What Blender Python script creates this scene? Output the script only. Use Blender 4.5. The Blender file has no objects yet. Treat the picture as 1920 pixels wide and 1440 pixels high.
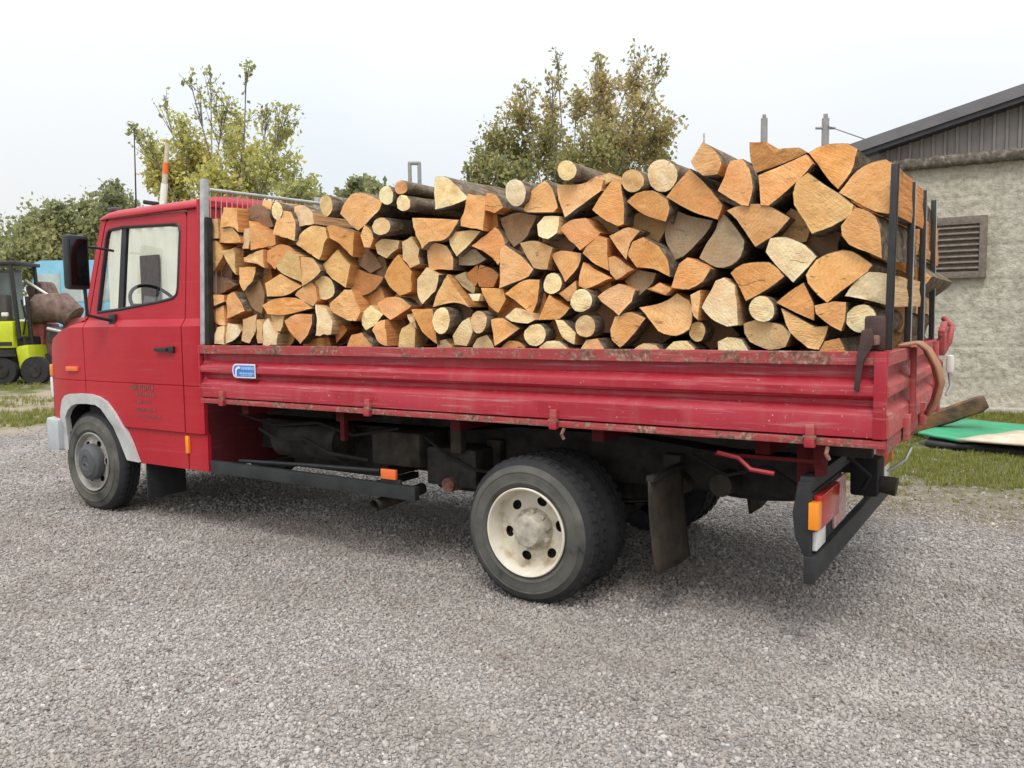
import bpy, bmesh, math, random
import numpy as np
from mathutils import Vector, Matrix, noise
from mathutils.geometry import tessellate_polygon
rnd = random.Random(7)
R_ = math.radians
sc = bpy.context.scene
col = sc.collection

# ------------------------------------------------------------------ camera
CAM = Vector((2.2113, -3.6450, 1.52))
ROT = Matrix(((0.8413461, -0.0316163, 0.5395712), (0.5403552, 0.0720474, -0.8383469), (-0.0123692, 0.9969000, 0.0777008)))
FPX = 1535.96                                   # focal length for a 1920 px wide picture
cam_d = bpy.data.cameras.new('camera')
cam_d.sensor_width = 36; cam_d.lens = 36 * FPX / 1920
cam_d.clip_start = .05; cam_d.clip_end = 2000
cam = bpy.data.objects.new('camera', cam_d); col.objects.link(cam)
cam.matrix_world = Matrix.Translation(CAM) @ ROT.to_4x4()
sc.camera = cam

# ------------------------------------------------------------------ overcast sky, soft sun
SUN_EL, SUN_AZ = R_(58), R_(-66)                # azimuth measured from +X (truck tail) towards +Y
sdir = Vector((math.cos(SUN_EL) * math.cos(SUN_AZ), math.cos(SUN_EL) * math.sin(SUN_AZ), math.sin(SUN_EL)))
w = bpy.data.worlds.new('World'); sc.world = w; w.use_nodes = True
wn, wl = w.node_tree.nodes, w.node_tree.links
wn.clear()
sky = wn.new('ShaderNodeTexSky'); sky.sky_type = 'NISHITA'; sky.sun_disc = False
sky.sun_elevation = SUN_EL; sky.sun_rotation = math.atan2(sdir.x, sdir.y); sky.dust_density = 4; sky.air_density = 1.0
b1 = wn.new('ShaderNodeBackground'); b1.inputs['Strength'].default_value = .1
wl.new(sky.outputs[0], b1.inputs[0])
b2 = wn.new('ShaderNodeBackground'); b2.inputs['Strength'].default_value = 1.0
wtc = wn.new('ShaderNodeTexCoord'); wnz = wn.new('ShaderNodeTexNoise'); wnz.inputs['Scale'].default_value = 1.6; wnz.inputs['Detail'].default_value = 3
wl.new(wtc.outputs['Generated'], wnz.inputs['Vector'])
wr = wn.new('ShaderNodeValToRGB'); wr.color_ramp.elements[0].position = .35; wr.color_ramp.elements[1].position = .65
wr.color_ramp.elements[0].color = (.86, .93, .98, 1); wr.color_ramp.elements[1].color = (.98, .99, 1.0, 1)
wl.new(wnz.outputs[0], wr.inputs[0]); wl.new(wr.outputs[0], b2.inputs[0])
# overcast: the zenith is brighter than the horizon
wsx = wn.new('ShaderNodeSeparateXYZ'); wl.new(wtc.outputs['Generated'], wsx.inputs[0])
wmr = wn.new('ShaderNodeMapRange'); wmr.inputs['From Min'].default_value = 0; wmr.inputs['From Max'].default_value = 1; wmr.inputs['To Min'].default_value = .825; wmr.inputs['To Max'].default_value = 2.4
wpw = wn.new('ShaderNodeMath'); wpw.operation = 'POWER'; wpw.use_clamp = True; wpw.inputs[1].default_value = 1.7; wl.new(wsx.outputs['Z'], wpw.inputs[0]); wl.new(wpw.outputs[0], wmr.inputs['Value']); wl.new(wmr.outputs[0], b2.inputs['Strength'])
wm = wn.new('ShaderNodeMixShader'); wm.inputs[0].default_value = .93
wo = wn.new('ShaderNodeOutputWorld')
wl.new(b1.outputs[0], wm.inputs[1]); wl.new(b2.outputs[0], wm.inputs[2]); wl.new(wm.outputs[0], wo.inputs[0])
sun_d = bpy.data.lights.new('sun', 'SUN'); sun_d.energy = 1.5; sun_d.angle = R_(20); sun_d.color = (1, .95, .88)
sun = bpy.data.objects.new('sun', sun_d); col.objects.link(sun)
sun.rotation_euler = (-sdir).to_track_quat('-Z', 'Y').to_euler(); sun.location = (3, -8, 12)
vs = sc.view_settings
vs.view_transform = 'Standard'; vs.look = 'None'; vs.gamma = 1; vs.exposure = 0.15; vs.use_curve_mapping = False
sc.cycles.max_bounces = 6; sc.cycles.transparent_max_bounces = 16
sc.cycles.use_denoising = True

# ------------------------------------------------------------------ helpers
def at(px, py, depth):                          # a photograph pixel at a known distance -> metres
    return CAM + (ROT @ Vector(((px - 960) / FPX, -(py - 720) / FPX, -1))) * depth
def on(px, py, axis, val):                      # a photograph pixel on a known plane -> metres
    r = ROT @ Vector(((px - 960) / FPX, -(py - 720) / FPX, -1)); i = 'xyz'.index(axis)
    return CAM + r * ((val - CAM[i]) / r[i])

def tag(o, label=None, cat=None, group=None, kind=None):
    if label: o['label'] = label
    if cat: o['category'] = cat
    if group: o['group'] = group
    if kind: o['kind'] = kind
    return o
def link(o, parent=None):
    col.objects.link(o)
    if parent is not None:
        o.parent = parent
        if parent.type == 'EMPTY': o.matrix_parent_inverse = Matrix.Translation(-parent.location)
    return o
def thing(name, label, cat, loc, group=None):
    o = bpy.data.objects.new(name, None); o.empty_display_size = .2; o.location = loc; col.objects.link(o)
    return tag(o, label, cat, group)
def setmat(me, m):
    for x in (m if isinstance(m, (list, tuple)) else [m]): me.materials.append(x)
def obj(name, verts, faces, m, parent=None, smooth=False, mi=None):
    me = bpy.data.meshes.new(name); me.from_pydata([tuple(v) for v in verts], [], faces); setmat(me, m)
    if mi is not None: me.polygons.foreach_set('material_index', mi)
    if smooth: me.polygons.foreach_set('use_smooth', [True] * len(me.polygons))
    me.update()
    return link(bpy.data.objects.new(name, me), parent)
def bmobj(name, bm, m, parent=None, smooth=False, angle=None):
    me = bpy.data.meshes.new(name)
    bmesh.ops.recalc_face_normals(bm, faces=bm.faces[:]); bm.to_mesh(me); bm.free(); setmat(me, m)
    if smooth: me.polygons.foreach_set('use_smooth', [True] * len(me.polygons))
    if angle and smooth: me.set_sharp_from_angle(angle=R_(angle))
    return link(bpy.data.objects.new(name, me), parent)
def addbox(bm, x0, x1, y0, y1, z0, z1, bev=0, rot=None, piv=None):
    r = bmesh.ops.create_cube(bm, size=1)
    vs_ = r['verts']
    for v in vs_:
        v.co = Vector(((x0 + x1) / 2 + v.co.x * (x1 - x0), (y0 + y1) / 2 + v.co.y * (y1 - y0), (z0 + z1) / 2 + v.co.z * (z1 - z0)))
    if bev:
        ed = list({e for v in vs_ for e in v.link_edges})
        q = bmesh.ops.bevel(bm, geom=ed, offset=bev, segments=2, affect='EDGES', profile=.6)
        vs_ = q['verts']
    if rot is not None:
        p = Vector(piv) if piv is not None else Vector(((x0 + x1) / 2, (y0 + y1) / 2, (z0 + z1) / 2))
        for v in set(vs_): v.co = p + rot @ (v.co - p)
def box(name, x0, x1, y0, y1, z0, z1, m, parent=None, bev=.004, rot=None, piv=None):
    bm = bmesh.new(); addbox(bm, min(x0, x1), max(x0, x1), min(y0, y1), max(y0, y1), min(z0, z1), max(z0, z1), bev, rot, piv)
    return bmobj(name, bm, m, parent, bev > 0, 35)
def prism(name, pts, axis, a0, a1, m, parent=None, bev=0):
    """outline pts in the plane across axis ('x': (y,z), 'y': (x,z), 'z': (x,y)), extruded a0..a1"""
    bm = bmesh.new()
    def mk(p, a): return {'x': (a, p[0], p[1]), 'y': (p[0], a, p[1]), 'z': (p[0], p[1], a)}[axis]
    A = [bm.verts.new(mk(p, a0)) for p in pts]; B = [bm.verts.new(mk(p, a1)) for p in pts]
    n = len(pts)
    bm.faces.new(A); bm.faces.new(B[::-1])
    for i in range(n): bm.faces.new((A[i], B[i], B[(i + 1) % n], A[(i + 1) % n]))
    bmesh.ops.recalc_face_normals(bm, faces=bm.faces[:])
    if bev: bmesh.ops.bevel(bm, geom=bm.edges[:], offset=bev, segments=2, affect='EDGES', profile=.6)
    return bmobj(name, bm, m, parent, bev > 0, 35)
def addtube(V, F, path, rad, n=8, cap=True):
    path = [Vector(p) for p in path]; b = len(V); k = len(path)
    rads = rad if isinstance(rad, (list, tuple)) else [rad] * k
    up = None
    for i, p in enumerate(path):
        d = (path[min(i + 1, k - 1)] - path[max(i - 1, 0)]).normalized()
        if up is None: up = Vector((0, 0, 1)) if abs(d.z) < .9 else Vector((1, 0, 0))
        s = d.cross(up).normalized(); up = s.cross(d).normalized()
        for j in range(n):
            a = 2 * math.pi * j / n
            V.append(p + (s * math.cos(a) + up * math.sin(a)) * rads[i])
    for i in range(k - 1):
        for j in range(n):
            F.append((b + i * n + j, b + i * n + (j + 1) % n, b + (i + 1) * n + (j + 1) % n, b + (i + 1) * n + j))
    if cap:
        F.append(tuple(b + j for j in range(n))[::-1]); F.append(tuple(b + (k - 1) * n + j for j in range(n)))
def tube(name, path, rad, m, parent=None, n=10, smooth=True):
    V, F = [], []; addtube(V, F, path, rad, n)
    o = obj(name, V, F, m, parent, smooth)
    if smooth: o.data.set_sharp_from_angle(angle=R_(50))
    return o
def lathe(name, prof, cx, cz, m, parent=None, n=48, mi=None, flat=None, clamp=None):
    """profile (radius, y) turned about a line along Y through (cx, cz)"""
    V, F, MI = [], [], []
    for i, (r, y) in enumerate(prof):
        for j in range(n):
            a = 2 * math.pi * j / n
            V.append([cx + r * math.cos(a), y, cz + r * math.sin(a)])
    for i in range(len(prof) - 1):
        for j in range(n):
            F.append((i * n + j, i * n + (j + 1) % n, (i + 1) * n + (j + 1) % n, (i + 1) * n + j)); MI.append(mi[i] if mi else 0)
    if clamp is not None:
        for v in V:
            if v[2] < clamp: v[2] = clamp
    o = obj(name, V, F, m, parent, True, MI); o.data.set_sharp_from_angle(angle=R_(40))
    return o
def panel(name, outline, holes, m, parent, warp, thick=.03, cuts=()):
    """sheet-metal panel drawn in (x,z), cut along extra lines, bent by warp(x,z)->y and given thickness"""
    loops = [outline] + list(holes)
    tri = tessellate_polygon([[Vector((p[0], p[1], 0)) for p in l] for l in loops])
    pts = [p for l in loops for p in l]
    bm = bmesh.new(); vs_ = [bm.verts.new((p[0], 0, p[1])) for p in pts]
    for t in tri:
        try: bm.faces.new([vs_[i] for i in t])
        except ValueError: pass
    bmesh.ops.dissolve_limit(bm, angle_limit=.001, verts=bm.verts[:], edges=bm.edges[:])
    for ax, v in cuts:
        co = (v, 0, 0) if ax == 'x' else (0, 0, v); no = (1, 0, 0) if ax == 'x' else (0, 0, 1)
        bmesh.ops.bisect_plane(bm, geom=bm.verts[:] + bm.edges[:] + bm.faces[:], plane_co=co, plane_no=no)
    bmesh.ops.recalc_face_normals(bm, faces=bm.faces[:])
    g = bmesh.ops.extrude_face_region(bm, geom=bm.faces[:])
    new = {e for e in g['geom'] if isinstance(e, bmesh.types.BMVert)}
    for v in bm.verts:
        y = warp(v.co.x, v.co.z); s = 1 if warp(-3.4, 1.2) < 1 else -1
        v.co.y = y + (thick * s if v in new else 0)
    return bmobj(name, bm, m, parent, True, 30)
def grid(name, nu, nv, fn, m, parent=None, smooth=True, thick=0):
    V = [fn(i / nu, j / nv) for i in range(nu + 1) for j in range(nv + 1)]
    F = [(i * (nv + 1) + j, (i + 1) * (nv + 1) + j, (i + 1) * (nv + 1) + j + 1, i * (nv + 1) + j + 1) for i in range(nu) for j in range(nv)]
    o = obj(name, V, F, m, parent, smooth)
    if thick:
        md = o.modifiers.new('thickness', 'SOLIDIFY'); md.thickness = thick; md.offset = 0
    return o
def copy_tree(o, parent=None, delta=None):
    c = o.copy(); col.objects.link(c)
    if parent is not None:
        c.parent = parent
        if parent.type == 'EMPTY': c.matrix_parent_inverse = o.matrix_parent_inverse
    for ch in [x for x in bpy.data.objects if x.parent == o]: copy_tree(ch, c)
    return c

# ------------------------------------------------------------------ materials
class NT:
    def __init__(s, name):
        s.m = bpy.data.materials.new(name); s.m.use_nodes = True
        s.t = s.m.node_tree; s.t.nodes.clear()
        s.out = s.t.nodes.new('ShaderNodeOutputMaterial')
    def n(s, kind, **kw):
        x = s.t.nodes.new('ShaderNode' + kind)
        for k, v in kw.items():
            if k in x.inputs: s.set(x.inputs[k], v)
            else: setattr(x, k, v)
        return x
    def set(s, inp, v):
        if isinstance(v, bpy.types.NodeSocket): s.t.links.new(v, inp)
        elif isinstance(v, bpy.types.Node): s.t.links.new(v.outputs[0], inp)
        elif isinstance(v, (tuple, list)) and len(v) == 3 and inp.type == 'RGBA': inp.default_value = (*v, 1)
        else: inp.default_value = v
    def noise(s, vec, scale, detail=4, rough=.55, dist=0):
        return s.n('TexNoise', Vector=vec, Scale=scale, Detail=detail, Roughness=rough, Distortion=dist).outputs[0]
    def ramp(s, fac, stops, interp='LINEAR'):
        r = s.n('ValToRGB', Fac=fac); e = r.color_ramp.elements; r.color_ramp.interpolation = interp
        while len(e) < len(stops): e.new(.5)
        for k, (p, c) in zip(e, stops):
            k.position = p; k.color = (*c, 1) if isinstance(c, (tuple, list)) else (c, c, c, 1)
        return r.outputs[0]
    def mix(s, fac, a, b, mode='MIX'):
        x = s.n('MixRGB', blend_type=mode); s.set(x.inputs[0], fac); s.set(x.inputs[1], a); s.set(x.inputs[2], b); return x.outputs[0]
    def math(s, op, a, b=0.0, clamp=False):
        x = s.n('Math', operation=op, use_clamp=clamp); s.set(x.inputs[0], a); s.set(x.inputs[1], b); return x.outputs[0]
    def coord(s, which='Object'): return s.n('TexCoord').outputs[which]
    def pos(s): return s.n('NewGeometry').outputs['Position']
    def mapping(s, vec, scale): return s.n('Mapping', Vector=vec, Scale=scale).outputs[0]
    def bsdf(s, color, rough=.6, metal=0, bump=None, bstr=.3, bdist=.01, spec=.5, coat=0, **kw):
        b = s.n('BsdfPrincipled'); s.set(b.inputs['Base Color'], color); s.set(b.inputs['Roughness'], rough); s.set(b.inputs['Metallic'], metal)
        s.set(b.inputs['Specular IOR Level'], spec); s.set(b.inputs['Coat Weight'], coat)
        for k, v in kw.items(): s.set(b.inputs[k], v)
        if bump is not None:
            bp = s.n('Bump', Height=bump, Strength=bstr, Distance=bdist); s.t.links.new(bp.outputs[0], b.inputs['Normal'])
        s.t.links.new(b.outputs[0], s.out.inputs[0]); return s.m
def simple(name, c, rough=.6, metal=0, var=.25, scale=12, bump=.15, spec=.5, c2=None):
    t = NT(name); p = t.pos(); f = t.noise(p, scale, 5, .6)
    d = tuple(x * (1 - var) for x in c); l = tuple(min(1, x * (1 + var)) for x in c)
    k = t.ramp(f, [(.3, d), (.7, c2 or l)])
    return t.bsdf(k, rough, metal, t.noise(p, scale * 4, 3), bump, .004, spec)

def paint(name, base, rust=.0, dust=.3, rough=.38, spec=.42):
    t = NT(name); p = t.pos()
    big = t.noise(p, 1.3, 4, .6); fine = t.noise(p, 22, 6, .7); streak = t.noise(t.mapping(p, (14, 14, 1.1)), 1.0, 5, .6)
    c = t.mix(t.ramp(big, [(.35, 0.), (.7, 1.)]), base, tuple(min(1, x * 1.12 + .012) for x in base))
    c = t.mix(t.math('MULTIPLY', t.ramp(streak, [(.5, 0.), (.72, 1.)]), dust * .16), c, (.40, .27, .22))
    scuff = t.noise(t.mapping(p, (1.6, 3, 46)), 1.0, 6, .75)
    c = t.mix(t.math('MULTIPLY', t.ramp(scuff, [(.54, 0.), (.70, 1.)]), dust * .9), c, (.50, .27, .26))
    speck = t.ramp(t.noise(p, 60, 2, .5), [(.70, 0.), (.76, 1.)])
    c = t.mix(t.math('MULTIPLY', speck, dust), c, (.55, .36, .33))
    if rust:
        m = t.ramp(t.math('ADD', t.math('MULTIPLY', fine, .6), t.math('MULTIPLY', t.noise(p, 4.0, 3), .5)), [(.62 - rust * .22, 0.), (.66 - rust * .16, 1.)])
        rc = t.ramp(t.noise(p, 45, 4, .7), [(.3, (.07, .03, .022)), (.5, (.22, .10, .07)), (.68, (.48, .27, .22))])
        c = t.mix(m, c, rc); rough = t.ramp(m, [(0, rough), (1, .85)])
    gr = t.ramp(t.noise(p, 2.6, 6, .7), [(.56, 0.), (.74, .30)])
    c = t.mix(gr, c, tuple(x * .5 for x in base))
    return t.bsdf(c, rough, 0, t.noise(p, 30, 3), .06, .004, spec, 0)
M = {}
M['red'] = paint('red_paint', (.40, .009, .020), 0, .09, .36, .30)
M['bedred'] = paint('bed_red_paint', (.34, .012, .026), 0, .65, .36, .46)
M['railred'] = paint('worn_rail_red', (.33, .035, .038), .36, .9, .6)
M['pinkred'] = paint('faded_tailboard_red', (.38, .055, .055), .13, .8, .55)
M['darkred'] = paint('underside_red', (.085, .006, .008), 0, .10, .8, .15)  # dark red of the underside; doubles as painted shade on the cab rear wall
M['black'] = simple('black_plastic', (.018, .018, .019), .5, 0, .3, 8)
M['flatblack'] = simple('sooty_black', (.012, .011, .011), .9, 0, .3, 8)
M['chassis'] = simple('grimy_chassis', (.020, .019, .018), .8, 0, .5, 9, .3, .3, (.050, .045, .038))
M['guard'] = simple('dark_green_grey_steel', (.019, .021, .022), .65, 0, .5, 6, .3)
M['grime'] = simple('dried_mud', (.045, .039, .031), .9, 0, .55, 7, .5, .2)
M['rubber'] = simple('rubber_tread', (.020, .020, .022), .8, 0, .3, 20, .4)
M['greyplastic'] = simple('pale_grey_plastic', (.46, .46, .45), .6, 0, .15, 9, .15)
M['bumper'] = simple('pale_bumper', (.42, .46, .46), .55, 0, .12, 8, .1)
M['galv'] = simple('galvanised_steel', (.42, .43, .42), .5, .35, .22, 14, .15)
M['steelblack'] = simple('black_painted_steel', (.022, .020, .020), .45, 0, .35, 16, .2)
M['rusty'] = simple('rusty_steel', (.14, .065, .045), .85, 0, .55, 22, .5, .2, (.30, .16, .12))
M['hubgrey'] = simple('hub_grey', (.075, .079, .082), .55, 0, .2, 20, .15)
M['seat'] = simple('seat_cloth', (.10, .085, .085), .9, 0, .2, 20, .2)
M['white'] = simple('dull_white', (.72, .71, .66), .6, 0, .08, 6, .1)
M['concrete'] = simple('pole_concrete', (.30, .29, .28), .85, 0, .18, 5, .2)
M['lime'] = simple('lime_paint', (.52, .58, .02), .45, 0, .12, 4, .08)
M['blue'] = simple('light_blue_paint', (.24, .54, .72), .4, 0, .12, 3, .06)
M['scrap'] = simple('brown_scrap', (.16, .105, .09), .85, 0, .5, 5, .4, .3, (.26, .17, .14))
M['scrapred'] = simple('scrap_red', (.35, .09, .07), .7, 0, .4, 6, .3)
M['plum'] = simple('dark_rusty_latch', (.055, .026, .022), .6, 0, .4, 20, .3)
M['tan'] = simple('tan_canvas', (.40, .20, .12), .85, 0, .18, 14, .3)
M['green'] = simple('green_sheet', (.045, .32, .16), .5, 0, .2, 2.5, .15)
M['board'] = simple('pale_board', (.58, .46, .30), .8, 0, .22, 6, .2, .3, (.66, .58, .48))
M['gable'] = simple('brown_grey_cladding', (.20, .18, .168), .55, 0, .2, 3, .1)
M['roof'] = simple('roof_sheet', (.145, .138, .142), .5, 0, .15, 3, .1)
M['fascia'] = simple('dark_fascia', (.035, .032, .038), .6, 0, .25, 5, .1)
M['slat'] = simple('weathered_slat', (.18, .145, .12), .85, 0, .3, 18, .4)
M['cream'] = simple('cream_corrugated', (.78, .75, .62), .6, 0, .08, 2.5, .08)

def lens(name, c, rough=.18):
    t = NT(name); return t.bsdf(c, rough, 0, t.noise(t.pos(), 150, 2), .1, .003, .6)
M['amber'] = lens('amber_lens', (.85, .27, .015)); M['redlens'] = lens('red_lens', (.48, .02, .02)); M['clearlens'] = lens('clear_lens', (.75, .75, .72))
M['orangelens'] = lens('orange_reflector', (.80, .16, .04))
def glass():
    t = NT('window_glass'); tr = t.n('BsdfTransparent', Color=(.94, .96, .95, 1)); gl = t.n('BsdfGlossy', Color=(1, 1, 1, 1), Roughness=.03)
    fr = t.math('ADD', t.math('MULTIPLY', t.math('POWER', t.n('LayerWeight', Blend=.5).outputs['Facing'], 4.0), .9), .09); mx = t.n('MixShader'); t.set(mx.inputs[0], fr)
    t.t.links.new(tr.outputs[0], mx.inputs[1]); t.t.links.new(gl.outputs[0], mx.inputs[2]); t.t.links.new(mx.outputs[0], t.out.inputs[0]); return t.m
M['glass'] = glass()
M['tintglass'] = simple('dim_window', (.16, .20, .19), .1, 0, .3, 2, .0)

def tyre_side():
    t = NT('dusty_sidewall'); p = t.pos()
    c = t.ramp(t.noise(p, 5, 4, .6), [(.33, (.035, .036, .036)), (.42, (.075, .073, .064)), (.58, (.105, .10, .086)), (.75, (.16, .147, .122))])
    return t.bsdf(c, .85, 0, t.noise(p, 40, 3), .15, .003, .3)
M['sidewall'] = tyre_side()
def rim_mat():
    t = NT('cream_rim'); p = t.pos()
    c = t.ramp(t.noise(p, 6, 5, .65), [(.32, (.34, .26, .17)), (.46, (.62, .56, .45)), (.7, (.72, .68, .58))])
    return t.bsdf(c, .6, 0, t.noise(p, 40, 3), .1, .003)
M['rim'] = rim_mat()
M['hub'] = simple('dirty_hub', (.40, .35, .27), .7, 0, .45, 16, .3, .4, (.56, .51, .42))
def rim2():
    t = NT('dusty_grey_rim'); p = t.pos()
    c = t.ramp(t.noise(p, 7, 5, .65), [(.3, (.17, .15, .13)), (.55, (.33, .31, .28)), (.75, (.45, .43, .40))])
    return t.bsdf(c, .65, 0, t.noise(p, 40, 3), .1, .003)
M['rimgrey'] = rim2()

def wood_end():
    t = NT('sawn_log_end'); oi = t.n('ObjectInfo'); uv = t.n('UVMap', uv_map='ring').outputs[0]
    rv = t.math('MULTIPLY', oi.outputs['Random'], 37.0)
    off = t.n('CombineXYZ', X=rv, Y=rv, Z=rv).outputs[0]
    v = t.n('VectorMath', operation='ADD'); t.set(v.inputs[0], uv); t.set(v.inputs[1], off); v = v.outputs[0]
    warp = t.noise(v, 9, 2, .5)
    ln = t.n('VectorMath', operation='LENGTH'); t.set(ln.inputs[0], uv); ln = ln.outputs['Value']
    rr = t.math('ADD', t.math('MULTIPLY', ln, 95.0), t.math('MULTIPLY', warp, 5.0))
    ring = t.math('SINE', t.math('MULTIPLY', rr, 6.283)) if False else t.math('SINE', t.math('MULTIPLY', rr, 3.6))
    base = oi.outputs['Color']
    c = t.mix(t.ramp(t.noise(v, 7, 4, .6), [(.35, 0.), (.68, 1.)]), t.mix(1.0, base, (1.08, 1.04, 1.0), 'MULTIPLY'), t.mix(1.0, base, (1.18, 1.34, 1.52), 'MULTIPLY'))
    c = t.mix(t.ramp(t.noise(v, 13, 4, .6), [(.52, 0.), (.72, .45)]), c, (.92, .76, .58), 'MULTIPLY')
    c = t.mix(t.math('MULTIPLY', t.math('ADD', ring, 1.0), .07), c, (.62, .42, .28), 'MULTIPLY')
    rot = t.n('VectorRotate', rotation_type='Z_AXIS', Vector=v, Angle=t.math('MULTIPLY', rv, 2.7)).outputs[0]
    saw = t.noise(t.mapping(rot, (26, 150, 26)), 1.0, 3, .7)
    c = t.mix(t.ramp(saw, [(.45, 0.), (.75, .13)]), c, (.74, .56, .40), 'MULTIPLY')
    ck = t.ramp(t.noise(t.mapping(v, (9, 26, 9)), 1.0, 3, .6, 1.2), [(.66, 0.), (.72, 1.)])
    c = t.mix(t.math('MULTIPLY', ck, .45), c, (.33, .17, .08))
    c = t.mix(t.ramp(t.noise(v, 5, 4, .65), [(.68, 0.), (.78, .30)]), c, (.36, .24, .14))
    rim = t.math('ADD', t.n('Attribute', attribute_name='rim').outputs['Fac'], t.math('MULTIPLY', t.math('SUBTRACT', t.noise(v, 40, 3), .5), .34))
    c = t.mix(t.ramp(rim, [(.45, 0.), (.75, .42)]), c, t.mix(1.0, c, (1.12, 1.28, 1.45), 'MULTIPLY'))
    c = t.mix(t.ramp(rim, [(.90, 0.), (1.0, .8)]), c, (.15, .085, .05))
    c = t.mix(t.ramp(t.noise(v, 70, 3, .7), [(.45, 0.), (.8, .22)]), c, (.80, .62, .46), 'MULTIPLY')
    h = t.math('ADD', t.math('MULTIPLY', saw, .7), t.math('MULTIPLY', t.noise(v, 34, 4, .7), .9)); h = t.math('SUBTRACT', h, ck)
    return t.bsdf(c, .85, 0, h, .75, .010, .2)
def wood_split():
    t = NT('split_wood'); oi = t.n('ObjectInfo'); p = t.coord()
    g = t.noise(t.mapping(p, (60, 4, 60)), 1.0, 5, .65)
    c = t.mix(t.ramp(g, [(.3, 0.), (.7, 1.)]), t.mix(1.0, oi.outputs['Color'], (.55, .42, .36), 'MULTIPLY'), t.mix(1.0, oi.outputs['Color'], (.95, .82, .7), 'MULTIPLY'))
    c = t.mix(t.ramp(t.noise(p, 5, 4, .6), [(.55, 0.), (.72, .8)]), c, (.09, .045, .03))
    return t.bsdf(c, .85, 0, g, .8, .012, .25)
def bark():
    t = NT('bark'); p = t.coord(); g = t.noise(t.mapping(p, (1, .55, 1)), 26, 6, .68, .6); n2 = t.noise(p, 6, 4, .6)
    c = t.ramp(g, [(.3, (.06, .040, .027)), (.5, (.165, .115, .078)), (.66, (.28, .22, .16)), (.8, (.44, .39, .32))])
    c = t.mix(t.ramp(n2, [(.5, 0.), (.7, .6)]), c, (.20, .20, .13)); c = t.mix(t.ramp(t.noise(p, 9, 5, .7), [(.62, 0.), (.7, .8)]), c, (.34, .34, .31))
    return t.bsdf(c, .92, 0, g, .9, .02, .2)
M['end'] = wood_end(); M['split'] = wood_split(); M['bark'] = bark()
def treebark():
    t = NT('tree_bark'); p = t.coord(); g = t.noise(p, 14, 4, .6)
    return t.bsdf(t.ramp(g, [(.3, (.12, .10, .085)), (.7, (.26, .235, .21))]), .9, 0, g, .5, .02, .2)
M['treebark'] = treebark()
def leafmat(name):
    t = NT(name); a = t.n('Attribute', attribute_name='tint')
    b = t.n('BsdfDiffuse', Color=a.outputs['Color']); tr = t.n('BsdfTranslucent', Color=a.outputs['Color']); mx = t.n('MixShader'); mx.inputs[0].default_value = .45
    t.t.links.new(b.outputs[0], mx.inputs[1]); t.t.links.new(tr.outputs[0], mx.inputs[2]); t.t.links.new(mx.outputs[0], t.out.inputs[0]); return t.m
M['leaf'] = leafmat('leaf'); M['blade'] = leafmat('grass_blade')

def ground_mat():
    t = NT('gravel_ground'); p = t.pos(); sx = t.n('SeparateXYZ', Vector=p); X, Y = sx.outputs[0], sx.outputs[1]
    vo = t.n('TexVoronoi', Vector=p, Scale=62.0, Randomness=1.0); vf = t.n('TexVoronoi', Vector=p, Scale=62.0, feature='DISTANCE_TO_EDGE')
    val = t.n('SeparateColor', Color=vo.outputs['Color'])
    c = t.ramp(val.outputs[0], [(.0, (.13, .122, .12)), (.35, (.25, .235, .228)), (.7, (.36, .34, .33)), (.92, (.50, .475, .455)), (1, (.60, .58, .55))])
    c = t.mix(t.math('MULTIPLY', val.outputs[1], .35), c, (.33, .27, .22))
    c = t.mix(t.ramp(vf.outputs['Distance'], [(.0, .75), (.10, 0.)]), c, (.08, .075, .07))
    c = t.mix(t.ramp(t.noise(p, .9, 5, .6), [(.40, 0.), (.70, .35)]), c, (.23, .20, .175))
    c = t.mix(t.ramp(t.noise(p, .5, 3, .5), [(.55, 0.), (.75, .25)]), c, (.44, .42, .41))
    # soil and turf towards the wall on the right, a verge on the left
    nz = t.math('MULTIPLY', t.math('SUBTRACT', t.noise(p, 1.4, 5, .65), .5), 2.6)
    e = t.math('ADD', t.math('SUBTRACT', Y, t.math('ADD', t.math('MULTIPLY', X, -.05), 2.8)), nz)
    right = t.math('MULTIPLY', t.ramp(e, [(.0, 0.), (.55, 1.)]), t.ramp(t.math('MULTIPLY', X, .2) , [(.0, 0.), (.12, 1.)]))
    lf = t.math('SUBTRACT', t.math('MULTIPLY', t.math('ADD', X, 9.6), -1.0), t.math('MULTIPLY', nz, .5))
    left = t.ramp(t.math('MULTIPLY', lf, .5), [(.0, 0.), (.45, 1.)])
    soil = t.ramp(t.noise(p, 7, 6, .7), [(.3, (.10, .075, .048)), (.55, (.22, .175, .125)), (.75, (.36, .31, .25))])
    turf = t.ramp(t.noise(p, 9, 6, .7), [(.3, (.05, .06, .018)), (.6, (.12, .13, .035)), (.8, (.22, .19, .08))])
    e2 = t.ramp(t.math('SUBTRACT', e, 1.5), [(.0, 0.), (.9, 1.)])
    c = t.mix(t.math('MULTIPLY', right, .85), c, t.mix(e2, soil, turf))
    sl = t.ramp(t.noise(p, .55, 3, .6), [(.45, 0.), (.6, 1.)])
    c = t.mix(left, c, t.mix(sl, t.mix(.55, soil, (.42, .34, .25)), turf))
    h = t.math('ADD', vf.outputs['Distance'], t.math('MULTIPLY', t.noise(p, 20, 4), .3))
    return t.bsdf(c, .92, 0, h, .9, .012, .25)
M['ground'] = ground_mat()
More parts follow.
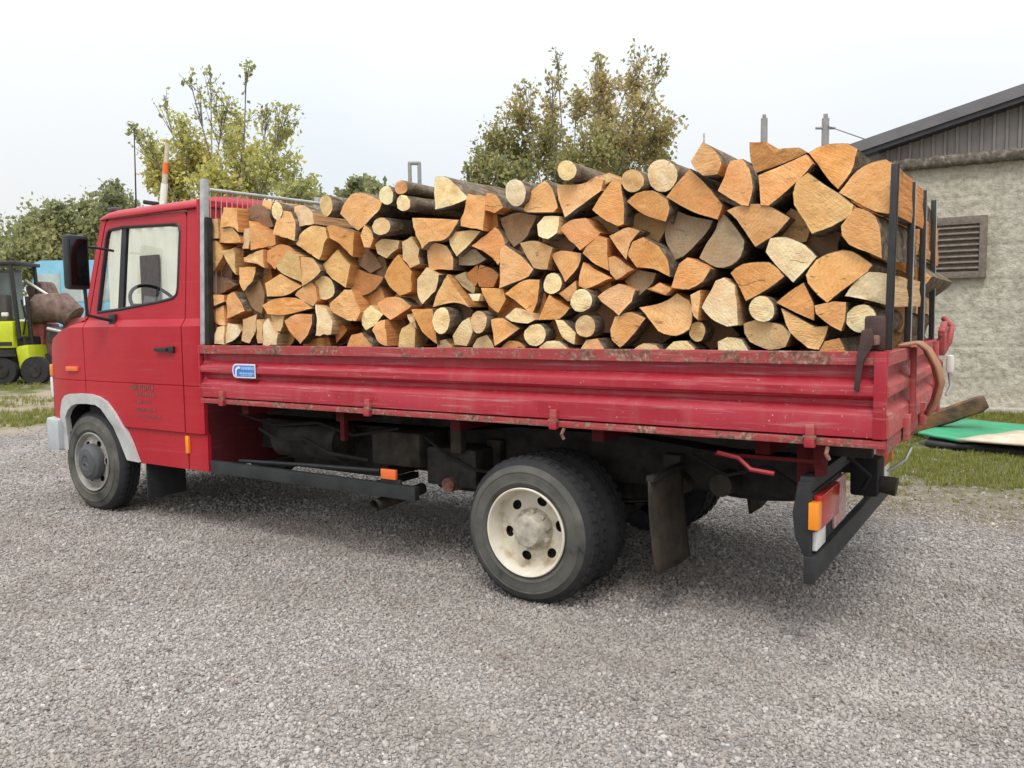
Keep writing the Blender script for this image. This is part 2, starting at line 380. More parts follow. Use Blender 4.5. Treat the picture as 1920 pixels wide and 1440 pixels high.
def stone_mat():
    t = NT('gravel_stone'); oi = t.n('ObjectInfo'); p = t.coord()
    c = t.ramp(oi.outputs['Random'], [(0, (.17, .152, .143)), (.25, (.275, .247, .232)), (.55, (.355, .322, .302)), (.8, (.42, .383, .357)), (.95, (.50, .46, .43)), (1, (.64, .60, .55))])
    h = t.math('FRACT', t.math('MULTIPLY', oi.outputs['Random'], 91.7))
    c = t.mix(t.ramp(h, [(.7, 0.), (.95, .5)]), c, (.34, .25, .19))
    c = t.mix(t.math('MULTIPLY', t.noise(p, 3, 3), .30), c, (.43, .40, .37))
    lo = oi.outputs['Location']     # dusty and damp patches of the yard, longer along the wheel tracks
    c = t.mix(t.ramp(t.noise(t.mapping(lo, (.45, 1.5, 1)), 1.0, 4, .6), [(.40, 0.), (.66, .70)]), c, (.24, .203, .17))
    c = t.mix(t.ramp(t.noise(t.mapping(lo, (.5, 1.1, 1)), 1.7, 3, .6), [(.50, 0.), (.70, .50)]), c, (.50, .465, .43))
    return t.bsdf(c, .88, 0, t.noise(p, 6, 3), .3, .01, .25)
M['stone'] = stone_mat()
def wall_mat():
    t = NT('rough_render'); p = t.pos(); n1 = t.noise(p, 3.0, 6, .7); n2 = t.noise(p, 14, 5, .7)
    c = t.ramp(n2, [(.3, (.33, .295, .23)), (.5, (.52, .475, .39)), (.72, (.66, .61, .52))])
    c = t.mix(t.ramp(n1, [(.48, 0.), (.7, .5)]), c, (.36, .34, .29))
    c = t.mix(t.ramp(t.noise(p, 1.1, 4, .6), [(.6, 0.), (.75, .45)]), c, (.40, .38, .31))
    c = t.mix(t.ramp(t.noise(t.mapping(p, (5, 5, .45)), 1.0, 5, .65), [(.52, 0.), (.72, .45)]), c, (.31, .27, .215))
    return t.bsdf(c, .95, 0, n2, 1.0, .03, .15)
M['wall'] = wall_mat()
def ledge_mat():
    t = NT('mossy_ledge'); p = t.pos(); n = t.noise(p, 12, 6, .75)
    return t.bsdf(t.ramp(n, [(.3, (.05, .042, .035)), (.5, (.16, .135, .11)), (.7, (.34, .31, .27))]), .95, 0, n, .9, .03, .15)
M['ledge'] = ledge_mat()

# ================================================================== ground
gs = 900
gnd = obj('ground', [(-gs, -gs, 0), (gs, -gs, 0), (gs, gs, 0), (-gs, gs, 0)], [(0, 1, 2, 3)], M['ground']); gnd['kind'] = 'structure'

# ================================================================== block building on the right, wall parallel to the truck
WY = 10.9
bld = thing('block_building', 'pale rough rendered building with louvred vent and dark metal gable', 'building', (4, WY, 0))
def wallfn(u, v):
    x, z = .02 + u * 11.5, v * 3.86
    d = noise.fractal(Vector((x * 5, z * 5, 1.3)), .7, 2.1, 4) * .016 + noise.noise(Vector((x * 19, z * 19, 4))) * .006
    fr = (z / .255) % 1; d -= .008 * (1 if fr < .06 else 0)
    return (x, WY - d, z)
grid('wall', 380, 128, wallfn, M['wall'], bld)
# the side wall facing the yard's left end, and the wall's body
box('side_wall', .03, 11.5, WY + .06, WY + 9, 0, 3.86, M['wall'], bld, 0)
prism('plinth', [(.0, 0), (11.6, 0), (11.6, .10), (.0, .10)], 'y', WY - .25, WY + .02, M['wall'], bld, .02)
# ragged concrete ledge under the gable
def ledgefn(u, v):
    x = -.25 + u * 12; a = v * 4
    pr = [(0.06, 3.80), (-.14, 3.80), (-.17, 3.86), (-.15, 3.96), (.06, 3.99)][int(round(a))]
    n_ = noise.fractal(Vector((x * 7, a * 2, 0)), .6, 2, 4)
    return (x, WY + pr[0] - .02 * n_, pr[1] + .022 * n_ + .02 * (a > 2) * noise.noise(Vector((x * 14, a, 7))))
grid('ledge', 300, 4, ledgefn, M['ledge'], bld)
# gable: ribbed sheets, each sheet a piece of its own
def roof_z(x): return 4.085 + (x + .42) * .2415
xs = -.05; k = 0
while xs < 8.6:
    bm = bmesh.new(); x1 = xs + .98; prof = []; x = xs
    while x < x1 - .01:
        prof += [(x, 0), (x + .105, 0), (x + .112, -.035), (x + .148, -.035), (x + .155, 0)]; x += .1633
    prof = [p for p in prof if p[0] <= x1 + .001]; prof.append((x1 - .003, 0))
    A = [bm.verts.new((p[0], WY - .02 + p[1] - (.002 if k % 2 else 0), 3.93)) for p in prof]
    B = [bm.verts.new((p[0], WY - .02 + p[1] - (.002 if k % 2 else 0), max(3.95, roof_z(p[0]) - .04))) for p in prof]
    for i in range(len(prof) - 1): bm.faces.new((A[i], A[i + 1], B[i + 1], B[i]))
    bmobj('gable_sheet', bm, M['gable'], bld); xs = x1; k += 1
# roof: overhanging sheet, its thick pale edge, the dark barge board under it
def slab(name, x0, x1, y0, y1, lo, hi, m):
    V = [(x0, y0, roof_z(x0) + lo), (x1, y0, roof_z(x1) + lo), (x1, y0, roof_z(x1) + hi), (x0, y0, roof_z(x0) + hi)]
    V += [(a, y1, c) for a, b, c in V]
    return obj(name, V, [(0, 1, 2, 3), (7, 6, 5, 4), (0, 4, 5, 1), (3, 2, 6, 7), (0, 3, 7, 4), (1, 5, 6, 2)], m, bld)
slab('roof', -.55, 9, WY - .32, WY + 9, .02, .19, M['roof'])
slab('barge_board', -.50, 9, WY - .29, WY - .02, -.055, .02, M['fascia'])
# louvred vent
vt = box('vent', .62, 1.50, WY - .055, WY + .01, 2.08, 3.02, M['slat'], bld, .004)
bm = bmesh.new()
box('frame', 1.40, 1.50, WY - .11, WY - .056, 2.08, 3.02, M['slat'], vt, .006); box('frame', .62, .72, WY - .11, WY - .056, 2.08, 3.02, M['slat'], vt, .006)
box('frame', .72, 1.40, WY - .108, WY - .056, 2.90, 3.02, M['slat'], vt, .006); box('frame', .72, 1.40, WY - .108, WY - .056, 2.08, 2.18, M['slat'], vt, .006)
for i in range(8):
    z = 2.235 + i * .088
    box('slat', .722, 1.398, WY - .115, WY - .064, z - .008, z + .010, M['slat'], vt, .003, Matrix.Rotation(R_(38), 3, 'X'))

# ================================================================== THE TRUCK
TW = 2.14                                        # rear axle: outer tyre faces at y = 0 and y = 2.14
trk = thing('flatbed_truck', 'red flatbed truck loaded with firewood on the gravel yard', 'truck', (-1.6, 1.07, 0))
YC = 1.07
def cabY(x, z, side=0):
    y = .06
    if z > 1.56: y = .098 + (z - 1.56) * .066
    elif z > 1.505: y = .06 + (z - 1.505) / .055 * .038
    elif 1.069 < z < 1.075: y = .067
    elif z < .725: y = .080
    if x < -4.42: y += .30 * (-4.42 - x) ** 2
    if x > -2.90: y += 2.2 * (x + 2.90) ** 2
    return y
def far(f): return lambda x, z: 2 * YC - f(x, z)
CUT = [('z', 1.56), ('z', 1.505), ('z', .73), ('z', .718), ('z', 1.066), ('z', 1.072), ('z', 1.078)] + [('x', v) for v in (-4.46, -4.52, -4.58, -4.64, -4.70, -4.76, -4.82, -4.88)] + [('x', v) for v in (-2.89, -2.86, -2.835)] + [('z', .8 + .08 * i) for i in range(9)]
arch_out = [(-4.735, .715), (-4.70, .80), (-4.65, .90), (-4.59, .94), (-4.52, .957), (-4.36, .967), (-4.20, .968), (-4.09, .953), (-3.98, .915), (-3.875, .83), (-3.78, .727), (-3.69, .60), (-3.615, .455)]
fender = [(-4.293, 1.562), (-4.55, 1.50), (-4.85, 1.41), (-4.895, 1.35), (-4.93, 1.15), (-4.937, .95), (-4.93, .745)] + arch_out[:6] + [(-4.293, .968)]
door = [(-4.284, .968)] + arch_out[6:] + [(-3.024, .455), (-3.018, 2.29), (-3.035, 2.328), (-3.06, 2.338), (-3.98, 2.346), (-4.022, 2.335), (-4.044, 2.30), (-4.245, 1.60), (-4.284, 1.56)]
quarter = [(-4.135, 1.622), (-3.865, 1.64), (-3.828, 2.255), (-3.985, 2.268), (-4.01, 2.25), (-4.03, 2.20)]
mainwin = [(-3.775, 1.655), (-3.30, 1.692), (-3.16, 1.712), (-3.12, 1.74), (-3.108, 1.79), (-3.092, 2.19), (-3.105, 2.235), (-3.14, 2.252), (-3.70, 2.272), (-3.738, 2.25)]
opening = quarter[:1] + [(-3.82, 1.642)] + mainwin[1:9] + [(-3.80, 2.276)] + quarter[3:]
quarter[1:3] = [(-3.862, 1.638), (-3.826, 2.268)]; mainwin[0] = (-3.802, 1.645); mainwin[8:] = [(-3.70, 2.272), (-3.767, 2.273)]
pillar = [(-3.010, .455), (-2.815, .455), (-2.812, 2.36), (-3.004, 2.36), (-3.010, 2.30)]
apillar = [(-4.300, 1.57), (-4.259, 1.60), (-4.056, 2.305), (-4.035, 2.345), (-3.99, 2.356), (-3.04, 2.348), (-3.014, 2.338), (-3.004, 2.36), (-4.06, 2.372), (-4.105, 2.35), (-4.335, 1.565)]
def rim_path(l, f, dy=0): return [(x, f(x, z) + dy, z) for x, z in l + [l[0]]]
for sd in (0, 1):
    f = cabY if sd == 0 else far(cabY); s = 1 if sd == 0 else -1
    fe = panel('fender', fender, [], M['red'], trk, f, .03, CUT)
    panel('rear_pillar', pillar, [], M['red'], trk, f, .03, CUT)
    panel('door_surround', apillar, [], M['red'], trk, f, .03, CUT)
    dr = panel('door', door, [opening], M['red'], trk, f, .03, CUT)
    for wn_, l in (('quarter_window', quarter), ('side_window', mainwin)):
        obj(wn_, [(x, f(x, z) + s * .018, z) for x, z in l], [tuple(range(len(l)))], M['glass'], dr)
    tube('window_seal', rim_path(opening, f, s * .004), .013, M['black'], dr, 6)
    V = [(x, f(x, z) + s * d, z) for x, z in ((-3.865, 1.635), (-3.80, 1.64), (-3.765, 2.27), (-3.828, 2.275)) for d in (.004, .028)]
    obj('window_divider', V, [(0, 2, 4, 6), (7, 5, 3, 1), (0, 1, 3, 2), (2, 3, 5, 4), (4, 5, 7, 6), (6, 7, 1, 0)], M['black'], dr)
    pth = [(-3.32, f(-3.3, 1.33) - s * .028, 1.337), (-3.10, f(-3.1, 1.33) - s * .028, 1.339)]
    hd = box('door_handle', -3.31, -3.16, f(-3.2, 1.34) - s * .034, f(-3.2, 1.34) - s * .012, 1.322, 1.350, M['black'], dr, .008)
    box('handle_base', -3.165, -3.095, f(-3.2, 1.34) - s * .022, f(-3.2, 1.34) + s * .004, 1.312, 1.360, M['black'], dr, .008)
    # pale wheel-arch flare
    inner = [(-4.612, .48), (-4.622, .62), (-4.60, .76), (-4.55, .82), (-4.48, .862), (-4.40, .882), (-4.26, .888), (-4.13, .884), (-4.06, .86), (-4.0, .81), (-3.93, .718), (-3.85, .605), (-3.765, .465)]
    outer = [(-4.735, .48), (-4.735, .715)] + arch_out[1:-1] + [(-3.612, .46)]
    outer = outer[::-1][:len(outer)][::-1]
    panel('wheel_arch_flare', outer + inner[::-1], [], M['greyplastic'], trk, (lambda x, z, f=f, s=s: f(x, z) - s * .022), .045, [('x', v) for v in (-4.46, -4.58, -4.70)])
    # dark wheel housing behind the arch
    arc = [(-4.62, .45), (-4.62, .80), (-4.45, .90), (-4.1, .90), (-3.95, .75), (-3.75, .45)]
    V = [(x, YC + (y - YC) * s, z) for x, z in arc for y in (.095, .62)]
    F = [(2 * i, 2 * i + 1, 2 * i + 3, 2 * i + 2) for i in range(len(arc) - 1)] + [tuple(2 * i + 1 for i in range(len(arc)))]
    obj('wheel_housing', V, F, M['flatblack'], trk)
    box('mudflap', -3.585, -3.57, YC + (.10 - YC) * s, YC + (.44 - YC) * s, .17, .50, M['rubber'], trk, .003)
    box('side_indicator', -4.545, -4.375, f(-4.46, 1.17) - s * .018, f(-4.46, 1.17) + s * .01, 1.148, 1.186, M['orangelens'], trk, .006)
    box('marker_lamp', -3.033, -2.995, f(-3, .64) - s * .016, f(-3, .64) + s * .01, .575, .705, M['amber'], trk, .006)
    # corner lamps
    ins = .012
    box('front_indicator', -4.965, -4.88, YC + (.125 - YC) * s, YC + (.27 - YC) * s, 1.09, 1.19, M['amber'], trk, .01, Matrix.Rotation(R_(-22 * s), 3, 'Z'))
    box('headlight', -4.975, -4.88, YC + (.135 - YC) * s, YC + (.40 - YC) * s, .90, 1.085, M['clearlens'], trk, .02, Matrix.Rotation(R_(-16 * s), 3, 'Z'))
    # mirror on its arm
    c = on(144, 492, 'y', -.16); my = YC + (-.16 - YC) * s
    mr = box('wing_mirror', c.x - .045, c.x + .035, my - .09, my + .085, c.z - .205, c.z + .205, M['black'], trk, .03)
    tube('mirror_arm', [(c.x, my + s * .05, c.z - .18), (c.x, my + s * .06, c.z - .40), (c.x + .02, my + s * .24, c.z - .44)], .014, M['black'], mr, 8)
    tube('mirror_arm', [(c.x, my + s * .04, c.z + .12), (c.x + .02, my + s * .14, c.z + .12), (c.x + .05, my + s * .27, c.z + .10)], .010, M['black'], mr, 8)
    box('mirror_foot', c.x - .02, c.x + .07, my + s * .235, my + s * .268, c.z - .49, c.z - .39, M['black'], mr, .012)
    box('mirror_glass', c.x + .036, c.x + .041, my - .068, my + .062, c.z - .175, c.z + .175, M['mirror'] if 'mirror' in M else M.setdefault('mirror', NT('dark_mirror').bsdf((.05, .052, .056), .15, 1.0)), mr, .001)
# faded company lettering on the door: unreadable smudges of dark print
pr = random.Random(3)
for (x0, x1, z, h) in [(-3.655, -3.38, 1.045, .05), (-3.60, -3.36, .99, .03), (-3.585, -3.55, .935, .028), (-3.50, -3.43, .935, .022), (-3.61, -3.36, .875, .022), (-3.60, -3.33, .825, .022)]:
    x = x0
    while x < x1:
        w_ = pr.uniform(.012, .026); hh = h * pr.uniform(.7, 1); y = cabY(x, z) - .0022
        obj('faded_lettering', [(x, y, z - hh / 2), (x + w_, y, z - hh / 2), (x + w_ * .9, y, z + hh / 2), (x, y, z + hh / 2)], [(0, 1, 2, 3)], M['lettering'] if 'lettering' in M else M.setdefault('lettering', simple('faded_print', (.21, .055, .05), .6, 0, .35, 30, .05)), dr if False else bpy.data.objects['door'])
        x += w_ + pr.uniform(.004, .012)
# roof, bonnet, nose, windscreen, rear wall
def rooff(u, v):
    x = -4.12 + u * 1.315; t = v * 2 - 1
    fr = min(1, (x + 4.12) / .16); rr = min(1, (-2.805 - x) / .05)
    e = (1 - abs(t) ** 5.0) ** .45
    y = YC + t * .945 * (1 - .02 * (1 - fr))
    return (x + (-.10 * (1 - t * t) * (1 - u) ** 3), y, 2.352 + .105 * e * (max(0, 1 - (1 - fr) ** 2) ** .5 * .75 + .25) * (max(0, 1 - (1 - rr) ** 2) ** .5))
grid('roof', 26, 40, rooff, M['red'], trk, True, .012)
def ease(t): return 1 - abs(t) ** 3
def wsf(u, v):
    t = v * 2 - 1; z = 1.555 + u * .80
    return (-4.325 + u * .225 - .11 * ease(t), YC + t * (.975 - .055 * u), z)
grid('windscreen', 6, 20, wsf, M['glass'], trk)
def bonf(u, v):
    t = v * 2 - 1; x = -4.31 - u * .56
    return (x - .13 * ease(t) * (1 if u > 0 else .85), YC + t * (.985 - .06 * u ** 2), 1.562 - u * .12 - .03 * max(0, u - .8) / .2 + .035 * (1 - t * t))
grid('bonnet', 8, 20, bonf, M['red'], trk, True, .01)
def nosef(u, v):
    t = v * 2 - 1; z = 1.418 - u * .68
    return (-4.868 - .05 * math.sin(min(1, u * 1.6) * 1.57) - .13 * ease(t), YC + t * .935, z)
nose = grid('nose', 8, 20, nosef, M['red'], trk, True, .01)
def grl(u, v):
    t = (v * 2 - 1) * .55; z = 1.30 - u * .28
    return (-4.936 - .13 * ease(t), YC + t * .935, z)
grid('grille', 3, 12, grl, M['black'], nose, True, .01)
prism('bumper', [(-4.70, .035), (-4.88, .045), (-4.975, .09), (-5.03, .20), (-5.11, .6), (-5.13, YC), (-5.11, 1.54), (-5.03, 1.94), (-4.975, 2.05), (-4.88, 2.095), (-4.70, 2.105), (-4.70, 1.9), (-4.70, .24)], 'z', .47, .735, M['bumper'], trk, .025)
panel('cab_rear_wall', [(.12, .455), (2.02, .455), (2.02, 2.38), (.12, 2.38)], [[(.35, 1.75), (1.79, 1.75), (1.79, 2.2), (.35, 2.2)]], M['red'], trk, lambda x, z: 0, .02) if False else None
bm = bmesh.new()
box('shaded_rear_wall', -2.834, -2.816, .10, 2.04, .46, 1.178, M['darkred'], trk, 0)  # lower cab rear wall; shade under the bed painted in as darker red
for a in ((.10, 2.04, 1.18, 1.72), (.10, .36, 1.72, 2.40), (1.78, 2.04, 1.72, 2.40), (.36, 1.78, 2.22, 2.40)):
    addbox(bm, -2.835, -2.815, a[0], a[1], a[2], a[3])
cw = bmobj('cab_rear_wall', bm, M['red'], trk)
obj('rear_window', [(-2.825, .36, 1.72), (-2.825, 1.78, 1.72), (-2.825, 1.78, 2.22), (-2.825, .36, 2.22)], [(0, 1, 2, 3)], M['glass'], cw)
box('cab_floor', -4.35, -2.84, .12, 2.02, .80, .86, M['flatblack'], trk, 0)
box('engine_bay', -4.75, -4.32, .68, 1.46, .5, 1.40, M['flatblack'], trk, 0)
box('dashboard', -4.30, -4.02, .13, 2.01, 1.30, 1.60, M['black'], trk, .03)
tube('aerial', [(-4.03, .40, 2.42), (-4.01, .40, 2.55), (-3.99, .40, 3.10)], [.012, .007, .004], M['steelblack'], trk, 6)
box('roof_lamp', -4.10, -4.03, .20, .28, 2.425, 2.46, M['hubgrey'], trk, .015)
# steering wheel and seats, seen through the glass
swc = on(292, 572, 'y', .58)
V, F = [], []
tilt = Matrix.Rotation(R_(52), 3, 'Y')
addtube(V, F, [swc + tilt @ Vector((.215 * math.cos(a), .215 * math.sin(a), 0)) for a in [2 * math.pi * i / 28 for i in range(29)]], .015, 8, False)
for a in (.5, 2.64, 4.71): addtube(V, F, [swc, swc + tilt @ Vector((.21 * math.cos(a), .21 * math.sin(a), 0))], .012, 6)
addtube(V, F, [swc + Vector((.01, 0, .0)), swc + tilt @ Vector((0, 0, -.35))], .03, 8)
obj('steering_wheel', V, F, M['black'], trk, True)
for sy in (.58, 1.52):
    st = box('seat', -3.50, -3.02, sy - .25, sy + .25, 1.05, 1.24, M['seat'], trk, .04)
    box('backrest', -3.06, -2.93, sy - .23, sy + .23, 1.22, 1.82, M['seat'], st, .04)
    box('headrest', -3.03, -2.94, sy - .12, sy + .12, 1.84, 2.02, M['seat'], st, .03)

# ---- wheels
def wheel(name, cx, cz, y0, s, kind, parent, label=None):
    """y0 outer face; s=+1 when the wheel body lies towards +y"""
    R = .397; W = .215
    root = bpy.data.objects.new(name, None)
    prof = [(.262, .012), (.275, .004), (.30, .0), (.335, .004), (.362, .016), (.383, .036), (.392, .052), (R, .075), (R, W - .075), (.392, W - .052), (.383, W - .036), (.362, W - .016), (.30, W), (.26, W - .02)]
    mi = [0, 0, 0, 0, 0, 1, 1, 1, 1, 1, 0, 0, 0]
    ty = lathe('tyre', [(r, y0 + s * y) for r, y in prof], cx, cz, [M['sidewall'], M['rubber']], None, 64, mi, None, .008)
    return ty, prof
def build_wheel(cx, y0, s, kind):
    k = 1.04 if kind == 'front' else 1.0; cz = .390 * k; R = .397 * k; W = .215
    mats = [M['sidewall'] if kind != 'inner' else M['rubber'], M['rubber']]
    prof = [(.236, .030), (.248, .014), (.262, .006), (.268, .001), (.274, .004), (.30, .0), (.322, .001), (.325, -.002), (.331, -.001), (.334, .004), (.36 * k, .016), (.381 * k, .034), (.391 * k, .050), (R, .066)]
    mi = [0] * 10 + [1, 1, 1]
    # shoulder lugs: tread drawn as rounded ribs with grooves
    for g in (.085, .122, .158):
        prof += [(R, g - .006), (R - .012, g - .003), (R - .012, g + .003), (R, g + .006)]; mi += [1] * 4
    prof += [(R, W - .055), (.383 * k, W - .036), (.362 * k, W - .016), (.30, W), (.25, W - .02)]; mi += [1, 1, 0, 0, 0]
    ty = lathe('wheel', [(r, y0 + s * y) for r, y in prof], cx, cz, mats, trk, 72, mi[:len(prof) - 1], None, .006)
    # tread blocks on the shoulder: cut by cross grooves
    V, F = [], []
    for i in range(44):
        a = 2 * math.pi * i / 44
        for (ya, yb) in ((.046, .078), (W - .078, W - .046)):
            b = len(V)
            for da in (-.045, .045):
                for yy, rr in ((ya, .388 * k), (yb, R)):
                    for dr in (0, .007):
                        V.append((cx + (rr + dr) * math.cos(a + da), y0 + s * yy, max(.005, cz + (rr + dr) * math.sin(a + da))))
            F += [(b, b + 1, b + 3, b + 2), (b + 4, b + 6, b + 7, b + 5), (b + 1, b + 5, b + 7, b + 3), (b, b + 4, b + 5, b + 1), (b + 2, b + 3, b + 7, b + 6)]
    obj('tread', V, F, M['rubber'], ty)['kind'] = 'stuff'
    if kind == 'inner':
        lathe('rim', [(.25, y0 + s * .03), (.22, y0 + s * .05), (.05, y0 + s * .06)], cx, cz, M['chassis'], ty, 32); return ty
    rm = M['rim'] if kind == 'rear' else M['rimgrey']
    # rim: lip, barrel, disc with six hand holes
    d = .105 if kind == 'rear' else .040              # disc depth behind the lip
    lip = [(.238, .024), (.242, .006), (.237, .0), (.230, .003), (.226, .018), (.219, .030), (.213, d * .6 + .02), (.206, d)]
    rim_o = lathe('rim', [(r, y0 + s * y) for r, y in lip], cx, cz, rm, ty, 64)
    R1 = .2065; disc = [(R1 * math.cos(2 * math.pi * i / 48), R1 * math.sin(2 * math.pi * i / 48)) for i in range(48)]
    holes = []; nh = 6; a0 = R_(12) if kind == 'rear' else R_(5)
    for i in range(nh):
        a = a0 + 2 * math.pi * i / nh; hx, hz = .162 * math.cos(a), .162 * math.sin(a)
        rx, rz = (.025, .031)
        holes.append([(hx + rx * math.cos(b) * math.cos(a) - rz * math.sin(b) * math.sin(a), hz + rx * math.cos(b) * math.sin(a) + rz * math.sin(b) * math.cos(a)) for b in [2 * math.pi * j / 12 for j in range(12)]])
    loops = [disc] + holes; pts = [p for l in loops for p in l]
    tri = tessellate_polygon([[Vector((p[0], p[1], 0)) for p in l] for l in loops])
    def dep(r): return d + (.02 * max(0, (.16 - r) / .16) if kind == 'rear' else -.02 * max(0, (.2 - r) / .2))
    V = [(cx + p[0], y0 + s * dep(math.hypot(*p)), cz + p[1]) for p in pts]
    obj('disc', V, [tuple(t) for t in tri], rm, ty)
    for hl in holes:
        V = [(cx + p[0], y0 + s * (d + e), cz + p[1]) for e in (0, .03) for p in hl]
        n = 12; F = [(j, (j + 1) % n, n + (j + 1) % n, n + j) for j in range(n)] + [tuple(range(n, 2 * n))]
        obj('hand_hole', V, F, M['flatblack'], ty)
    if kind == 'rear':
        lathe('hub', [(.118, y0 + s * (d + .012)), (.115, y0 + s * (d - .012)), (.098, y0 + s * (d - .03)), (.088, y0 + s * (d - .072)), (.078, y0 + s * (d - .085)), (.03, y0 + s * (d - .09)), (.001, y0 + s * (d - .09))], cx, cz, M['hub'], ty, 32)
        for i in range(10):
            a = 2 * math.pi * i / 10 + .2; V, F = [], []
            c0 = Vector((cx + .104 * math.cos(a), y0 + s * (d + .004), cz + .104 * math.sin(a)))
            addtube(V, F, [c0, c0 - Vector((0, s * .045, 0))], .013, 6); obj('wheel_nut', V, F, M['hub'], ty)
    else:
        lathe('hub_cap', [(.148, y0 + s * .03), (.150, y0 - s * .005), (.143, y0 - s * .022), (.115, y0 - s * .036), (.112, y0 - s * .040), (.06, y0 - s * .046), (.056, y0 - s * .041), (.001, y0 - s * .043)], cx, cz, M['hubgrey'], ty, 40)
        for i in range(3):
            a = R_(90 + 120 * i)
            tube('cap_emblem', [(cx, y0 - s * .043, cz), (cx + .052 * math.cos(a), y0 - s * .044, cz + .052 * math.sin(a))], [.009, .003], M['hubgrey'], ty, 4, False)
    return ty
FX, RX = -4.29, -.062
for (cx, y0, s, k) in ((FX, .07, 1, 'front'), (FX, TW - .07, -1, 'front'), (RX, -.012, 1, 'rear'), (RX, .245, 1, 'inner'), (RX, TW + .012, -1, 'rear'), (RX, TW - .245, -1, 'inner')):
    build_wheel(cx, y0, s, k)
tube('rear_axle', [(RX, .3, .39), (RX, .75, .39), (RX, .9, .40), (RX, 1.24, .40), (RX, 1.4, .39), (RX, 1.84, .39)], [.06, .065, .17, .17, .065, .06], M['chassis'], trk, 12)
tube('front_axle', [(FX, .3, .37), (FX, 1.84, .37)], .045, M['chassis'], trk, 8)

# ---- frame and running gear
for y in (.60, 1.48):
    rl = prism('chassis_rail', [(-4.6, .55), (1.30, .59), (1.30, .79), (.8, .80), (.25, .86), (-.5, .86), (-1.0, .80), (-4.6, .78)], 'y', y, y + .06, M['chassis'], trk, .006)
    prism('subframe', [(-2.75, .825), (-1.05, .825), (-.6, .885), (.3, .885), (.9, .83), (1.55, .83), (1.55, .94), (-2.75, .94)], 'y', y - .012, y + .05, M['chassis'] if y > 1 else M['chassis'], trk, .006)
    for x in (-.62, .55): box('spring_hanger', x - .05, x + .05, y - .07, y - .002, .50, .78, M['grime'], trk, .012)
    for i in range(5):
        L = .60 - i * .10; z = .475 - i * .016
        grid('leaf_spring', 12, 1, lambda u, v, L=L, z=z, y=y: (RX + (u * 2 - 1) * L, y - .075 + v * .07, z + .045 * (u * 2 - 1) ** 2), M['grime'], trk, True, .012)
tube('spring_eye', [(.60, .50, .62), (.60, .62, .62)], .055, M['grime'], trk, 12)
for i, x in enumerate((-2.45, -1.54, -.62, .30, 1.15)):
    prism('cross_member', [(x - .035, .885), (x + .035, .885), (x + .035, .972), (x - .035, .972)], 'y', .14, 2.0, M['darkred'], trk, .005)
bk = on(600, 810, 'y', .12)
box('bed_bracket', -1.50, -1.465, .10, .14, .77, .972, M['darkred'], trk, .005)
box('mud_guard_stay', -.78, -.70, .30, .36, .72, .93, M['grime'], trk, .008)
# tank, boxes, pipes
tube('air_tank', [(-2.35, .40, .70), (-1.75, .40, .70)], [.13, .13], M['chassis'], trk, 18)
box('battery_box', -1.42, -1.02, .30, .60, .60, .82, M['grime'], trk, .02)
box('tool_box', -1.0, -.62, .34, .6, .50, .74, M['chassis'], trk, .02)
for q_ in ([(-2.7, .3, .86), (-2.3, .28, .80), (-1.9, .3, .84), (-1.55, .27, .78), (-1.2, .32, .84)], [(-1.0, .33, .80), (-.8, .3, .70), (-.62, .34, .62), (-.5, .42, .60)], [(.7, .45, .80), (.9, .40, .72), (1.1, .42, .78), (1.25, .40, .70)]):
    tube('hose', q_, .010, M['flatblack'], trk, 6)
tube('tie_rod', [(-2.6, .20, .535), (-1.9, .19, .565), (-1.25, .19, .585)], .014, M['guard'], trk, 6)
tube('cable', [(-2.4, .22, .78), (-2.2, .2, .72), (-1.95, .21, .74), (-1.7, .2, .66), (-1.4, .25, .63)], .012, M['flatblack'], trk, 6)
prism('side_guard', [(-2.80, .445), (-.90, .445), (-.90, .530), (-2.80, .535)], 'y', .10, .145, M['guard'], trk, .006)
sg = bpy.data.objects['side_guard']
box('reflector_bracket', -1.18, -1.02, .112, .128, .531, .56, M['guard'], sg, .002)
box('side_reflector', -1.165, -1.045, .095, .118, .560, .622, M['orangelens'], sg, .006)
for x in (-2.5, -1.3): box('guard_stay', x - .025, x + .025, .146, .60, .47, .51, M['guard'], sg, .004)
V, F = [], []
ex = on(702, 948, 'y', .10)
addtube(V, F, [(ex.x, .10, ex.z), (ex.x + .005, .30, ex.z + .01), (ex.x + .02, .55, ex.z + .03)], .038, 16, False)
addtube(V, F, [(ex.x + .02, .55, ex.z + .03), (ex.x, .10, ex.z)], .033, 16, False)
obj('exhaust_pipe', V, F, M['grime'], trk, True)
tube('silencer', [(ex.x + .05, .75, ex.z + .10), (ex.x + .65, .75, ex.z + .10)], .10, M['chassis'], trk, 16)
kn = on(850, 907, 'y', .36)
tube('pipe_fitting', [(kn.x, .30, kn.z), (kn.x, .50, kn.z)], [.045, .045], M['rusty'], trk, 14)
box('added_fuel_tank', -2.55, -1.35, 1.62, 2.02, .40, .80, M['chassis'], trk, .05)  # unseen bulk down to the gearbox, added to block light under the truck
prism('side_guard', [(-2.80, .445), (-.90, .445), (-.90, .530), (-2.80, .535)], 'y', 1.995, 2.04, M['guard'], trk, .006)  # far-side guard, added along with it to block light
box('added_toolbox', -1.30, -.75, 1.60, 2.0, .42, .85, M['chassis'], trk, .03)
lathe('added_spare_wheel', [(.12, .50), (.25, .50), (.36, .52), (.385, .58), (.385, .64), (.36, .70), (.25, .72), (.12, .72)], 0, 0, M['rubber'], trk, 40)  # added to block light under the tail
sw_ = bpy.data.objects['added_spare_wheel']
for v in sw_.data.vertices: x, y, z = v.co; v.co = (.93 + x, YC + z, y + .02)
box('added_battery_tray', -2.62, -1.60, .66, 1.46, .42, .70, M['chassis'], trk, .04)
